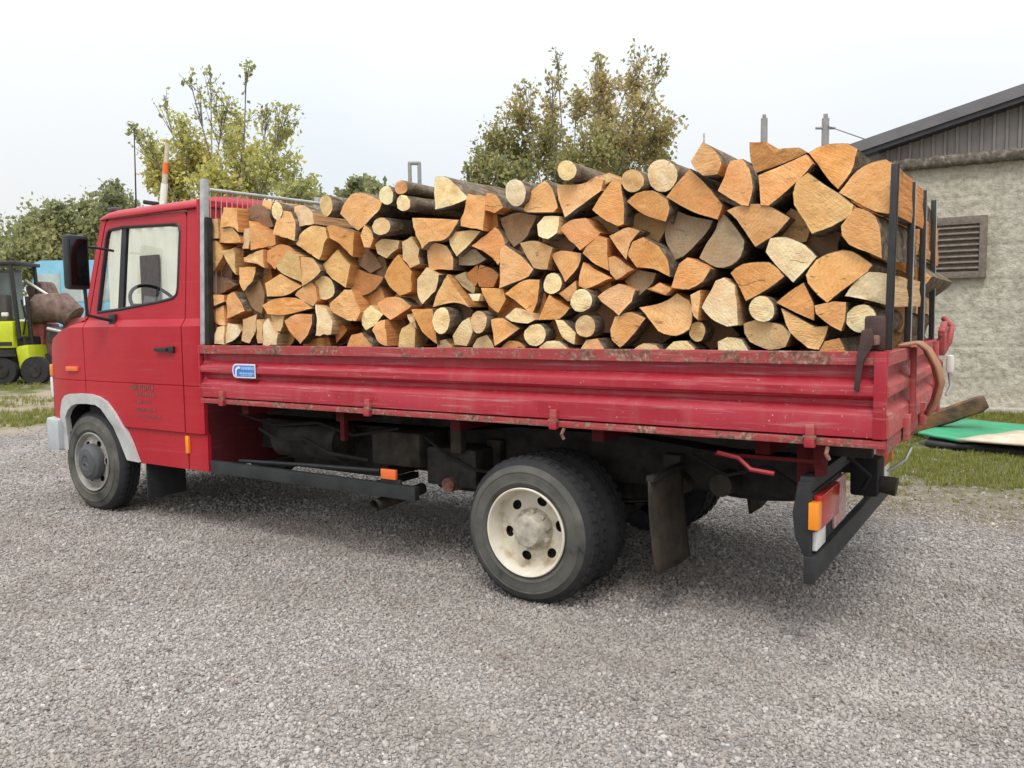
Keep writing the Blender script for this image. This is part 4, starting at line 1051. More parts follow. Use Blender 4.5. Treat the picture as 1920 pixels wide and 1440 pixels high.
logs = []; polys = []
for ln_, line in enumerate(LOGS.strip().splitlines()):
    tk = line.split(); cx0, cy0, cs_ = CROPS[int(tk[0])]; colr = tk[1]; fwd = tk[-1] == 'f'
    y0 = lr.uniform(.045, .10)
    if fwd: y0 = .03
    if colr in 'gb': y0 += .06
    if colr == 'd': y0 += .05
    if tk[2] == 'R':
        (ax, ay), (rx, ry) = [tuple(map(float, q.split(','))) for q in tk[3:5]]
        px = []
        ph = lr.uniform(0, 6)
        for k in range(18):
            a = 2 * math.pi * k / 18; rr = 1 + .035 * math.sin(2 * a + ph) + .025 * math.sin(3 * a + ph * 2)
            px.append((ax + rx * rr * math.cos(a), ay + ry * rr * math.sin(a)))
        shape = 'round'
    else:
        px = [tuple(map(float, q.split(','))) for q in tk[2:] if q != 'f']
        shape = 'wedge' if len(px) <= 5 else 'split'
    W3 = [on(cx0 + a / cs_, cy0 + b / cs_, 'y', y0) for a, b in px]
    c = sum(W3, Vector()) / len(W3)
    # a hair larger than its visible outline so that neighbours touch
    poly = [((p.x - c.x) * 1.03, (p.z - c.z) * 1.03) for p in W3]
    me = log_mesh(poly, shape == 'round', lr.uniform(.92, 1.02), ln_ * 1.7)
    o = bpy.data.objects.new('firewood_log', me); col.objects.link(o)
    o.location = (c.x, y0, c.z); o.rotation_euler = (R_(lr.uniform(-1.2, 1.2)), 0, R_(lr.uniform(-1.5, 1.5)))
    k = COLS[colr][lr.randrange(len(COLS[colr]))]; v = lr.uniform(.90, 1.06)
    o.color = (k[0] * v, k[1] * v * lr.uniform(.98, 1.04), k[2] * v * lr.uniform(.9, 1.06), 1)
    o['category'] = 'log'; o['group'] = 'firewood logs in the near row of the load'
    zs = [p.z for p in W3]; xs_ = [p.x for p in W3]
    size = (max(zs) - min(zs)) * (max(xs_) - min(xs_))
    polys.append([(p.x, p.z) for p in W3])
    logs.append(dict(o=o, x=c.x, z=c.z, c=CW[colr], s=shape, a=size, lo=min(zs)))
# ---- smaller pieces wedged in the gaps, set back a little
G = .010; gx = np.arange(-2.62, 1.66, G); gz = np.arange(1.40, 2.10, G); XX, ZZ = np.meshgrid(gx, gz, indexing='ij')
def inside(poly):
    r_ = np.zeros(XX.shape, bool); n = len(poly)
    for i in range(n):
        (xa, za), (xb, zb) = poly[i], poly[(i + 1) % n]
        if za == zb: continue
        r_ ^= ((za > ZZ) != (zb > ZZ)) & (XX < (xb - xa) * (ZZ - za) / (zb - za) + xa)
    return r_
cover = np.zeros(XX.shape, bool)
for p_ in polys: cover |= inside(p_)
above = np.flip(np.maximum.accumulate(np.flip(cover, 1), 1), 1)     # something lies above this cell
for _ in range(70):
    free = above & ~cover; dist = np.zeros(free.shape, int); e = free.copy(); d_ = 0
    while e.any():
        d_ += 1; dist[e] = d_
        n_ = e.copy(); n_[1:] &= e[:-1]; n_[:-1] &= e[1:]; n_[:, 1:] &= e[:, :-1]; n_[:, :-1] &= e[:, 1:]; n_[0] = n_[-1] = False; n_[:, 0] = n_[:, -1] = False; e = n_
    if d_ < 2: break
    if gx[np.unravel_index(np.argmax(dist), dist.shape)[0]] > .55 and d_ < 6:
        ii_, jj_ = np.unravel_index(np.argmax(dist), dist.shape); cover |= np.hypot(XX - gx[ii_], ZZ - gz[jj_]) < (d_ + 1) * G; continue
    i, j = np.unravel_index(np.argmax(dist), dist.shape); rad = (d_ + 1.2) * G * 1.25; cx_, cz_2 = gx[i], gz[j]
    nn_ = lr.choice((4, 5, 6, 14)); ph = lr.uniform(0, 6.28); st_x = lr.uniform(1.0, 1.5)
    poly = [(rad * st_x * math.cos(ph + 2 * math.pi * q / nn_) * lr.uniform(.85, 1.15), rad * math.sin(ph + 2 * math.pi * q / nn_) * lr.uniform(.85, 1.15)) for q in range(nn_)]
    cover |= (np.hypot((XX - cx_) / st_x, ZZ - cz_2) < rad * .95)
    y0 = lr.uniform(.14, .26); me = log_mesh(poly, nn_ == 14, lr.uniform(.75, .85), 500 + _ * 1.3)
    sft = (y0 - .07) * (cx_ - CAM.x) / (.07 - CAM.y)
    o = bpy.data.objects.new('firewood_log', me); col.objects.link(o); o.location = (cx_ + sft, y0, cz_2 + (y0 - .07) * (cz_2 - CAM.z) / (.07 - CAM.y))
    colr = lr.choice('tdbodbg'); k = COLS[colr][lr.randrange(len(COLS[colr]))]; o.color = (k[0] * .75, k[1] * .72, k[2] * .68, 1)  # shade inside the gaps painted in as darker tints
    o['category'] = 'log'; o['group'] = 'firewood logs in the near row of the load'
    logs.append(dict(o=o, x=cx_, z=cz_2, c=CW[colr], s='gap', a=.02, lo=cz_2))
# ---- labels that single each log out: size, colour, shape, height in the pile, landmark under it
def zone(x):
    for lim, t in ((-2.38, 'beside grey headboard post'), (-2.05, 'above blue sticker'), (-1.72, 'right of blue sticker'), (-1.32, 'left of second hinge'), (-.95, 'above second hinge'), (-.55, 'right of second hinge'),
                   (-.2, 'left of rear wheel hub'), (.16, 'above third hinge'), (.5, 'right of third hinge'), (.85, 'above rear mudflap'), (1.2, 'left of fourth hinge'), (1.42, 'above fourth hinge')):
        if x < lim: return t
    return 'beside black rear stakes'
def band(l):
    z = l['z']
    return 'lowest layer' if l['lo'] < 1.40 else 'low down' if z < 1.58 else 'halfway up' if z < 1.75 else 'high up' if z < 1.93 else 'very top'
NUM = ['one', 'two', 'three', 'four', 'five', 'six', 'seven', 'eight', 'nine']
ORD = ['leftmost', 'second from left', 'third from left', 'fourth from left', 'fifth from left']
SH = {'round': 'round log', 'wedge': 'wedge log', 'split': 'split log', 'gap': 'set-back piece'}
for l in logs:
    l['sz'] = 'small ' if l['a'] < .016 else 'large ' if l['a'] > .05 else ''
    l['key'] = (l['sz'] + l['c'] + ' ' + SH[l['s']], band(l), zone(l['x']))
from collections import defaultdict
kk = defaultdict(list)
for l in logs: kk[l['key']].append(l)
for key, ls in kk.items():
    if len(ls) == 1: ls[0]['o']['label'] = f'{key[0]} {key[1]}, {key[2]}'
    elif len(ls) == 2 and abs(ls[0]['z'] - ls[1]['z']) > abs(ls[0]['x'] - ls[1]['x']):
        ls.sort(key=lambda l: -l['z'])
        for l, wd in zip(ls, ('upper', 'lower')): l['o']['label'] = f'{key[0]}, {wd} of two, {key[1]}, {key[2]}'
    else:
        ls.sort(key=lambda l: l['x'])
        for i, l in enumerate(ls):
            wd = ('left' if i == 0 else 'right') if len(ls) == 2 else ('leftmost', 'second from left', 'third from left', 'fourth from left', 'fifth from left')[i]
            l['o']['label'] = f'{key[0]}, {wd} of {NUM[len(ls) - 1]}, {key[1]}, {key[2]}'
# ---- far row: the same kind of logs lying behind, ends towards the other side of the truck
br = random.Random(5)
for l in logs:
    if l['s'] == 'gap' or l['a'] < .011: continue
    src = l['o']; c = src.copy(); col.objects.link(c)
    c.location = (min(1.56, max(-2.5, src.location.x + br.uniform(.05, .16))), src.location.y + 1.045, src.location.z - .02 - (.08 if l['z'] > 1.9 else 0))
    c.rotation_euler = (0, 0, R_(br.uniform(-1.5, 1.5))); c.scale = (1.14, 1, 1.14)
    c['label'] = 'log of the far row, lying behind the near row of log ends'; c['group'] = 'firewood logs in the far row of the load'

# ================================================================== background structures
# cream corrugated cabin, added behind the cab for bright stripes in its windows
cbx0, cbx1, cby = on(203, 500, 'y', 4.0).x, on(333, 500, 'y', 4.0).x, 4.0
cab2 = thing('added_cabin', 'cream corrugated metal cabin added behind the truck cab for bright window stripes', 'cabin', ((cbx0 + cbx1) / 2, 6, 0))
def corr(name, x0, x1, y, z0, z1, flip, parent, alongx=True):
    V, F = [], []; n = int((x1 - x0) / .07); 
    for i in range(n + 1):
        a = x0 + (x1 - x0) * i / n; d = .03 * ((i // 2) % 2)
        p = (a, y - flip * d) if alongx else (y - flip * d, a)
        V += [(p[0], p[1], z0), (p[0], p[1], z1)]
        if i: F.append((2 * i - 2, 2 * i, 2 * i + 1, 2 * i - 1))
    return obj(name, V, F, M['cream'], parent)
corr('wall', cbx0, cbx1, cby, .15, 3.04, 1, cab2); corr('wall', cbx0, cbx1, cby + 4, .15, 3.04, -1, cab2)
corr('wall', cby, cby + 4, cbx0, .15, 3.04, 1, cab2, False); corr('wall', cby, cby + 4, cbx1, .15, 3.04, -1, cab2, False)
box('roof', cbx0 - .06, cbx1 + .06, cby - .06, cby + 4.06, 3.041, 3.09, M['cream'], cab2, .01)
box('base', cbx0 - .03, cbx1 + .03, cby - .04, cby + 4.04, 0, .149, M['concrete'], cab2, .01)

d0, d1 = on(264, 480, 'y', cby - .05), on(298, 480, 'y', cby - .05)
do = box('door', d0.x, d1.x, cby - .075, cby - .035, .2, d0.z, M['seat'], cab2, .01)  # door added for the dark upright shape in the cab window
box('door_handle', d1.x - .12, d1.x - .06, cby - .10, cby - .076, 1.1, 1.25, M['galv'], do, .005)
# poles
def pole(px, py, d, w_, label, cap=None, parent=None, m='concrete'):
    t = at(px, py, d); b = Vector((t.x, t.y, 0))
    o = thing('utility_pole', label, 'pole', b)
    tube('shaft', [b, t], [w_ * .62, w_ * .5], M[m], o, 10)
    return o, t
p1, t1 = pole(1433, 222, 30, .24, 'grey concrete pole rising behind the tallest logs, left of two')
box('insulator', t1.x - .06, t1.x + .06, t1.y - .06, t1.y + .06, t1.z, t1.z + .14, M['concrete'], p1, .02)
p2, t2 = pole(1548, 222, 30, .26, 'grey concrete pole nearest the building roof, carrying a wire')
box('insulator', t2.x - .07, t2.x + .07, t2.y - .07, t2.y + .07, t2.z, t2.z + .16, M['concrete'], p2, .02)
tube('cross_arm', [t2 + Vector((-.3, -.2, -.35)), t2 + Vector((.3, .2, -.35))], .05, M['concrete'], p2, 6)
p3, t3 = pole(1320, 250, 26, .05, 'thin dark metal rod sticking up behind the logs', None, None, 'galv')
we = on(1760, 270, 'y', WY + 6)
wire = tube('overhead_wire', [t2 + Vector((.1, 0, -.3)), (t2 + we) / 2 + Vector((0, 0, -.35)), we], .018, M['steelblack'], None, 5); tag(wire, 'thin overhead wire from the pole to the building roof', 'wire')
tA, tB = at(768, 306, 30), at(786, 306, 30)
hp = thing('twin_pole', 'grey twin-legged pole with a short top bar above the log pile', 'pole', ((tA.x + tB.x) / 2, (tA.y + tB.y) / 2, 0))
for t in (tA, tB): tube('leg', [(t.x, t.y, 0), t], [.09, .07], M['concrete'], hp, 8)
tube('top_bar', [tA + (tA - tB) * .15, tB + (tB - tA) * .15], .07, M['concrete'], hp, 8)
# leaning white and orange pole with a dark bracket, behind the cab
b = on(299, 378, 'y', 5.0); b.z = 3.091; a = on(314, 268, 'y', 5.0)
lp = thing('leaning_pole', 'leaning white pole with orange band and dark bracket behind the cab', 'pole', b)
tube('shaft', [b, b.lerp(a, .55)], [.062, .055], M['white'], lp, 10); tube('tip', [b.lerp(a, .552), a], [.045, .035], M['board'], lp, 10)
tube('band', [b.lerp(a, .66), b.lerp(a, .78)], [.048, .045], M['orangelens'], lp, 10)
q = b.lerp(a, .30); rv = ROT @ Vector((1, 0, 0))
tube('bracket', [q - rv * .32 + Vector((0, 0, .06)), q - rv * .1 + Vector((0, 0, .03)), q + rv * .12], .035, M['chassis'], lp, 8)
wp = at(483, 340, 15); wt = thing('marker_post', 'small white post top showing above the headboard mesh', 'post', (wp.x, wp.y, 0))
tube('shaft', [(wp.x, wp.y, 0), (wp.x, wp.y, wp.z - .1), wp], [.07, .07, .04], M['white'], wt, 10)

# forklift at the left edge
FD = 20.5
fo = on(9, 722, 'z', 0)
fl = thing('forklift', 'lime yellow forklift with black cab frame at the left edge', 'forklift', (fo.x, fo.y, 0))
rvh = Vector((rv.x, rv.y, 0)).normalized(); dvh = Vector((-rvh.y, rvh.x, 0))
PXM = FD / FPX
fm = Matrix(((rvh.x, dvh.x, 0), (rvh.y, dvh.y, 0), (0, 0, 1)))     # forklift axes: sideways, away, up
def fbox(name, u0, u1, v0, v1, z0, z1, m, bev=.03, parent=None, rz=None):
    bm = bmesh.new(); addbox(bm, u0, u1, v0, v1, z0, z1, bev, rz)
    for v in bm.verts: v.co = Vector((fo.x, fo.y, 0)) + fm @ v.co
    return bmobj(name, bm, m, parent or fl, True, 35)
def fpt(u, v, z): return Vector((fo.x, fo.y, 0)) + fm @ Vector((u, v, z))
fbox('counterweight', -1.05, .33, -.05, 1.3, .95, 1.66, M['lime'], .08)
fbox('body', -1.0, .30, .0, 1.25, .45, .96, M['chassis'], .05)
fbox('front_guard', .33, .66, .05, 1.15, .40, 1.02, M['lime'], .06, None, Matrix.Rotation(R_(-8), 3, 'Y'))
fbox('bonnet', .25, .55, .1, 1.1, 1.0, 1.25, M['chassis'], .05)
for (u, v) in ((.02, -.12), (.80, -.02), (-.9, -.1), (.02, 1.1)):
    V, F = [], []; addtube(V, F, [fpt(u, v, .37), fpt(u, v + .22, .37)], .36, 20); wl_ = obj('wheel', V, F, M['rubber'], fl, True); wl_.data.set_sharp_from_angle(angle=R_(50))
    V, F = [], []; addtube(V, F, [fpt(u, v - .02, .37), fpt(u, v + .05, .37)], .18, 16); obj('rim', V, F, M['chassis'], wl_)
for (u, v, u2) in ((.42, .06, .30), (.42, 1.1, .30), (-.95, .06, -.80), (-.95, 1.1, -.80), (-.28, .04, -.28)):
    tube('cage_post', [fpt(u, v, 1.2), fpt(u2, v, 3.12)], .055, M['steelblack'], fl, 8)
fbox('cage_roof', -.92, .42, .0, 1.2, 3.10, 3.20, M['steelblack'], .03)
fbox('cab_glass', -.80, .25, .58, .62, 1.7, 3.0, M['tintglass'], .01)
fbox('side_stripe', -1.0, .28, -.058, -.05, 1.02, 1.12, M['black'], .0)
fbox('mud_guard', -.30, .34, -.16, .02, .74, .80, M['black'], .01)
tube('hydraulic_hose', [fpt(.5, .1, 1.3), fpt(.62, .05, 1.7), fpt(.5, .1, 2.2)], .025, M['flatblack'], fl, 6)
fbox('seat', -.5, -.05, .35, .85, 1.66, 2.35, M['seat'], .06)
tube('mast', [fpt(.55, .4, .5), fpt(.48, .4, 2.3)], .06, M['steelblack'], fl, 8); tube('mast', [fpt(.55, .9, .5), fpt(.48, .9, 2.3)], .06, M['steelblack'], fl, 8)
fbox('work_light', .05, .22, -.06, .0, 1.78, 1.88, M['white'], .02)

# pale blue van behind the forklift
vb = on(118, 668, 'z', 0); FD2 = 30
vo = at(118, 600, 25); vo.z = 0
vn = thing('blue_van', 'light blue van partly hidden behind scrap near the forklift', 'van', vo)
def vpt(u, v, z): return Vector((vo.x, vo.y, 0)) + fm @ Vector((u, v, z))
V = [vpt(u, v, z) for v in (0, 1.8) for (u, z) in ((-1.0, .5), (-1.0, 1.9), (-.78, 3.42), (-.6, 3.5), (2.6, 3.5), (2.6, .5))]
n = 6; F = [tuple(range(n))[::-1], tuple(range(n, 2 * n))] + [(i, (i + 1) % n, n + (i + 1) % n, n + i) for i in range(n)]
bd = obj('body', V, F, M['blue'], vn)
for (u0, u1, sl) in ((-.72, -.02, .1), (.1, .75, 0), (.87, 1.7, 0)):
    V = [vpt(u0 - sl, -.012, 2.25), vpt(u1, -.012, 2.25), vpt(u1, -.012, 3.1), vpt(u0, -.012, 3.1)]
    obj('window', V, [(0, 1, 2, 3)], M['tintwin'] if 'tintwin' in M else M.setdefault('tintwin', simple('pale_van_window', (.42, .50, .48), .15, 0, .3, 2, .0)), vn)
for u in (-.4, 1.9):
    V, F = [], []; addtube(V, F, [vpt(u, -.05, .38), vpt(u, .2, .38)], .38, 18); obj('wheel', V, F, M['rubber'], vn)

# scrap machinery pile between van and truck
sp = at(100, 640, 22); sp.z = 0
pile = thing('scrap_machine', 'rusty brown and red machine parts heaped beside the forklift', 'scrap', sp)
def spt(u, v, z): return Vector((sp.x, sp.y, 0)) + fm @ Vector((u, v, z))
def sbox(name, u0, u1, v0, v1, z0, z1, m, bev, rx=0):
    bm = bmesh.new(); addbox(bm, u0, u1, v0, v1, z0, z1, bev, Matrix.Rotation(R_(rx), 3, 'Y') if rx else None)
    for v in bm.verts: v.co = spt(*v.co)
    return bmobj(name, bm, m, pile, True, 40)
tube('drum', [spt(-.62, .1, 1.78), spt(-.30, .1, 2.0), spt(.25, .1, 2.0), spt(.55, .1, 1.75)], [.30, .40, .42, .33], M['scrap'], pile, 16)
sbox('housing', -.75, -.25, .0, .8, .95, 1.62, M['scrapred'], .09, 6); sbox('housing', .25, .85, .0, .8, 1.30, 1.72, M['scrapred'], .10, -8)
sbox('frame_box', -.35, .55, .1, .9, .55, 1.40, M['scrap'], .10, 4); sbox('hood', -1.0, -.5, .6, 1.4, 2.05, 2.72, M['scrap'], .14, -20)
sbox('engine', -.05, .35, -.15, .2, 1.15, 1.50, M['hubgrey'], .07)
for u in (-.45, .5):
    V, F = [], []; addtube(V, F, [spt(u, -.02, .42), spt(u, .2, .42)], .42, 18); obj('wheel', V, F, M['rubber'], pile, True)
tube('jib', [spt(-.72, .1, 2.75), spt(.55, .0, 1.92)], [.03, .045], M['white'], pile, 8)
tube('bar', [spt(.0, -.25, 1.45), spt(.6, -.2, 1.30)], .05, M['galv'], pile, 8)

# sheets and a beam lying by the wall on the right
def sheet(name, pts, t, m, label, cat):
    P = [Vector(p) for p in pts]
    o = grid(name, 14, 14, lambda u, v: P[0].lerp(P[1], u).lerp(P[3].lerp(P[2], u), v) + Vector((0, 0, -t / 2 + .012 * noise.noise(Vector((u * 3.1, v * 3.3, t * 90))))), m, None, True, t)
    return tag(o, label, cat)
z1 = .13
sheet('black_sheet', [(1.15, 6.75, z1 - .05), (4.6, 5.9, z1 - .04), (4.7, 7.6, z1 - .04), (1.2, 7.8, z1 - .05)], .06, M['fascia'], 'dark sheet underneath the green and pale sheets by the wall', 'sheet')
sheet('green_sheet', [(1.05, 6.95, z1 + .02), (1.52, 6.62, z1 + .0), (3.4, 7.55, z1 + .05), (1.45, 8.45, z1 + .04)], .03, M['green'], 'bright green sheet lying on the grass below the wooden beam', 'sheet')
sheet('pale_sheet', [(1.48, 6.50, z1 + .032), (4.6, 5.85, z1 + .05), (4.6, 7.2, z1 + .12), (2.05, 7.15, z1 + .08)], .025, M['board'], 'pale tan board lying on the green sheet at the right edge', 'board')
for (x, y) in ((1.5, 7.5), (3.0, 7.2)):
    o = box('timber_block', x, x + .1, y - .55, y + .5, 0.0, .02, M['slat'], None, .004); tag(o, 'thin timber bearer under the sheets, ' + ('left one' if x < 2 else 'right one'), 'timber', 'bearers under the sheets')
e1, e0 = on(1836, 758, 'y', 7.55), on(1705, 803, 'y', 7.55); dr_ = (e1 - e0).normalized(); st_ = e0 - dr_ * .30
def beamf():
    V, F = [], []; n = 14; k = 14; s = dr_.cross(Vector((0, 1, 0))).normalized(); u = Vector((0, 1, 0)); L = (e1 - st_).length + .08
    for i in range(k + 1):
        c = st_ + dr_ * L * i / k
        for j in range(n):
            a_ = 2 * math.pi * j / n; sq = 1 / max(abs(math.cos(a_)), abs(math.sin(a_))) ** .92
            r = .098 * sq * (1 + .10 * noise.noise(Vector((i * .6, math.cos(a_) * 1.5, math.sin(a_) * 1.5)))) * (.72 if i == k else 1)
            V.append(c + (s * math.cos(a_) + u * math.sin(a_)) * r)
    for i in range(k):
        for j in range(n): F.append((i * n + j, i * n + (j + 1) % n, (i + 1) * n + (j + 1) % n, (i + 1) * n + j))
    F.append(tuple(range(n))[::-1]); F.append(tuple(k * n + j for j in range(n))); return V, F
t = NT('old_beam'); p = t.pos(); gnz = t.noise(t.mapping(p, (9, 30, 40)), 1.0, 5, .65)
M['beam'] = t.bsdf(t.mix(t.ramp(t.noise(p, 4, 3), [(.45, 0.), (.65, .8)]), t.ramp(gnz, [(.3, (.045, .03, .022)), (.7, (.15, .10, .07))]), (.26, .125, .05)), .9, 0, gnz, .6, .01, .2)
V, F = beamf(); bmo = obj('wooden_beam', V, F, M['beam'], None, True); bmo.data.set_sharp_from_angle(angle=R_(50)); tag(bmo, 'weathered brown wooden beam sticking out behind the tail board', 'beam')

# ================================================================== trees and hedge
def leaves(name, pts, nrm_seed, size, pal, parent, m, elong=1.5):
    """pts: list of (position, palette index weight) -> one mesh of small bent leaves"""
    r = np.random.default_rng(nrm_seed); n = len(pts); P = np.array([p for p, w_ in pts]); W = np.array([w_ for p, w_ in pts])
    d = r.normal(size=(n, 3)); d[:, 2] -= .35; d /= np.linalg.norm(d, axis=1)[:, None]
    s = np.cross(d, r.normal(size=(n, 3))); s /= np.linalg.norm(s, axis=1)[:, None]; nn = np.cross(d, s)
    L = size * r.uniform(.40, 1.35, n); Wd = L / elong * .5
    V = np.empty((n, 4, 3)); V[:, 0] = P; V[:, 1] = P + d * (L * .5)[:, None] + s * Wd[:, None] + nn * (L * .10)[:, None]
    V[:, 2] = P + d * L[:, None]; V[:, 3] = P + d * (L * .5)[:, None] - s * Wd[:, None] + nn * (L * .10)[:, None]
    me = bpy.data.meshes.new(name); me.from_pydata(V.reshape(-1, 3).tolist(), [], np.arange(n * 4).reshape(n, 4).tolist()); setmat(me, m)
    pal = np.array(pal); a = np.clip(W + r.normal(0, .16, n), 0, .999) * (len(pal) - 1); i = a.astype(int); f = (a - i)[:, None]
    c = (pal[i] * (1 - f) + pal[i + 1] * f) * r.uniform(.75, 1.25, n)[:, None]
    ca = np.ones((n * 4, 4), dtype=np.float32); ca[:, :3] = np.repeat(np.clip(c, 0, 1), 4, axis=0)
    at_ = me.color_attributes.new('tint', 'FLOAT_COLOR', 'POINT'); at_.data.foreach_set('color', ca.ravel())
    return link(bpy.data.objects.new(name, me), parent)
PAL = [(.25, .275, .13), (.36, .375, .15), (.48, .47, .17), (.62, .55, .16), (.62, .43, .2)]
def tree(name, label, blobs, depth, base_px, seed, lsize, dens, spread, cat='tree', group=None, trunk_r=.10, pal=PAL, twig_r=.010):
    """blobs: (px, py, radius px, leaf density, palette 0..1) clumps placed in space around a trunk"""
    r = random.Random(seed); k = depth / FPX
    b = at(base_px, 700, depth); base = Vector((b.x, b.y, 0)); o = thing(name, label, cat, base, group)
    C = []
    for (px, py, rp, dn, pw) in blobs:
        c = at(px, py, depth + r.uniform(-1, 1) * spread); C.append((c, rp * k, dn, pw))
    zmin = min(c.z - q for c, q, _, _ in C)
    V, F = [], []; top = base + Vector((0, 0, max(.5, zmin * .8)))
    addtube(V, F, [base, base.lerp(top, .5) + Vector((r.uniform(-.05, .05), r.uniform(-.05, .05), 0)), top], [trunk_r, trunk_r * .8, trunk_r * .62], 8)
    L = []
    for (c, q, dn, pw) in C:
        mid = top.lerp(c, .5) + Vector((r.uniform(-.25, .25), r.uniform(-.25, .25), -.10 * (c - top).length))
        addtube(V, F, [top, mid, c, c + Vector((r.uniform(-.3, .3) * q, r.uniform(-.3, .3) * q, q * .5))], [trunk_r * .30, trunk_r * .14, twig_r * .9, twig_r * .3], 5, False)
        nt = max(7, int(16 * dn ** .5))
        for _ in range(nt):
            dv = Vector((r.gauss(0, 1), r.gauss(0, 1), r.gauss(.35, 1))).normalized(); tip = c + dv * q * r.uniform(.55, 1.12); st = mid.lerp(c, r.uniform(.6, 1.1))
            bend = st.lerp(tip, .5) + Vector((0, 0, -.06 * q)); addtube(V, F, [st, bend, tip], [twig_r, twig_r * .7, twig_r * .35], 3, False)
            for _ in range(int(dens * dn * r.uniform(.6, 1.4))):
                t_ = r.uniform(.25, 1.05); p = st.lerp(tip, t_) + Vector((r.gauss(0, .11), r.gauss(0, .11), r.gauss(0, .11))) * q * 1.3
                L.append((tuple(p), pw))
    obj('trunk', V, F, M['treebark'], o, True)
    leaves('crown', L, seed, lsize, pal, o, M['leaf']); return o
tree('young_tree', 'sparse yellowing tree behind the truck cab and headboard', [
    (270, 262, 26, .5, .35), (300, 300, 42, 2.2, .62), (345, 245, 40, 1.4, .5), (330, 350, 50, 3, .6), (375, 310, 45, 2.6, .75), (400, 350, 55, 3, .55), (360, 165, 26, .35, .3), (395, 150, 24, .35, .3), (462, 135, 22, .3, .25), (420, 200, 40, .6, .35),
    (450, 235, 46, 1.0, .55), (455, 290, 50, 1.6, .55), (500, 215, 30, .5, .3), (540, 215, 28, .6, .3), (525, 255, 40, 1.0, .55), (510, 310, 48, 1.5, .45), (470, 350, 55, 2.2, .4), (550, 330, 30, .8, .3), (580, 350, 26, .7, .25), (250, 240, 14, .4, .2), (420, 260, 40, .8, .45), (555, 370, 40, 1.6, .3), (310, 190, 20, .25, .3)],
    14.5, 430, 3, .083, 26, 1.3)
tree('walnut_tree', 'autumn brown-green tree behind the middle of the log pile', [
    (900, 300, 40, 1.4, .2), (930, 255, 45, 1.6, .35), (975, 215, 46, 1.6, .5), (960, 290, 55, 2.4, .25), (1020, 275, 58, 2.4, .35), (1040, 215, 45, 1.3, .55), (1035, 150, 30, .45, .4), (1045, 115, 22, .3, .3), (1080, 190, 40, 1.2, .5), (1130, 160, 40, 1.6, .7), (1125, 215, 48, 1.6, .6), (1100, 285, 60, 2.6, .35),
    (1160, 270, 60, 2.8, .55), (1195, 150, 34, 1.0, .6), (1200, 105, 24, .45, .3), (1235, 125, 26, .45, .3), (1200, 205, 46, 1.4, .55), (1225, 260, 46, 1.8, .5), (1250, 240, 28, .8, .35), (1170, 330, 60, 2.6, .3), (1060, 340, 60, 2.6, .2), (950, 340, 55, 2.4, .2), (985, 170, 24, .4, .4), (880, 330, 28, 1.0, .25), (1240, 310, 34, 1.4, .25), (1120, 118, 18, .3, .4)],
    15.5, 1080, 5, .090, 25, 1.4, pal=[(.20, .225, .10), (.32, .31, .13), (.44, .38, .17), (.53, .42, .20), (.55, .38, .20)])
HP = [(.22, .245, .14), (.33, .34, .17), (.43, .42, .19), (.48, .43, .19), (.46, .35, .2)]
hed = [(20, [(0, 470, 60, 3, .2), (40, 440, 50, 3, .25), (20, 500, 60, 3, .3), (60, 490, 50, 3, .35), (-40, 460, 60, 3, .3)], 'dark hedge tree at the left edge above the forklift'),
       (110, [(95, 420, 46, 3, .3), (120, 400, 30, 2, .2), (115, 460, 56, 3.2, .45), (85, 480, 50, 3, .4), (150, 470, 50, 3, .35), (120, 510, 50, 3, .3), (140, 430, 36, 2.4, .3)], 'olive hedge tree left of the wing mirror'),
       (200, [(180, 400, 40, 2.6, .3), (210, 375, 30, 2.0, .2), (220, 350, 18, .8, .2), (195, 440, 50, 3, .3), (235, 400, 45, 2.6, .25), (170, 470, 45, 3, .3)], 'grey-green hedge tree rising behind the cab roof front'),
       (690, [(665, 350, 16, 1.4, .15), (697, 348, 18, 1.4, .2), (650, 370, 26, 2, .2), (710, 372, 30, 2, .2), (680, 400, 40, 2.4, .2)], 'small hedge top peeping over the logs left of centre'),
       (590, [(560, 372, 26, 2, .2), (600, 385, 30, 2, .2), (575, 410, 40, 2.4, .2)], 'low bush top behind the headboard rail')]
for i, (bx, bl, lab) in enumerate(hed):
    tree('hedge_tree', lab, bl, 31 if i < 3 else 24, bx, 40 + i, .19, 16, 1.6, 'tree', 'hedge trees along the far side of the yard', .14, HP, .02)

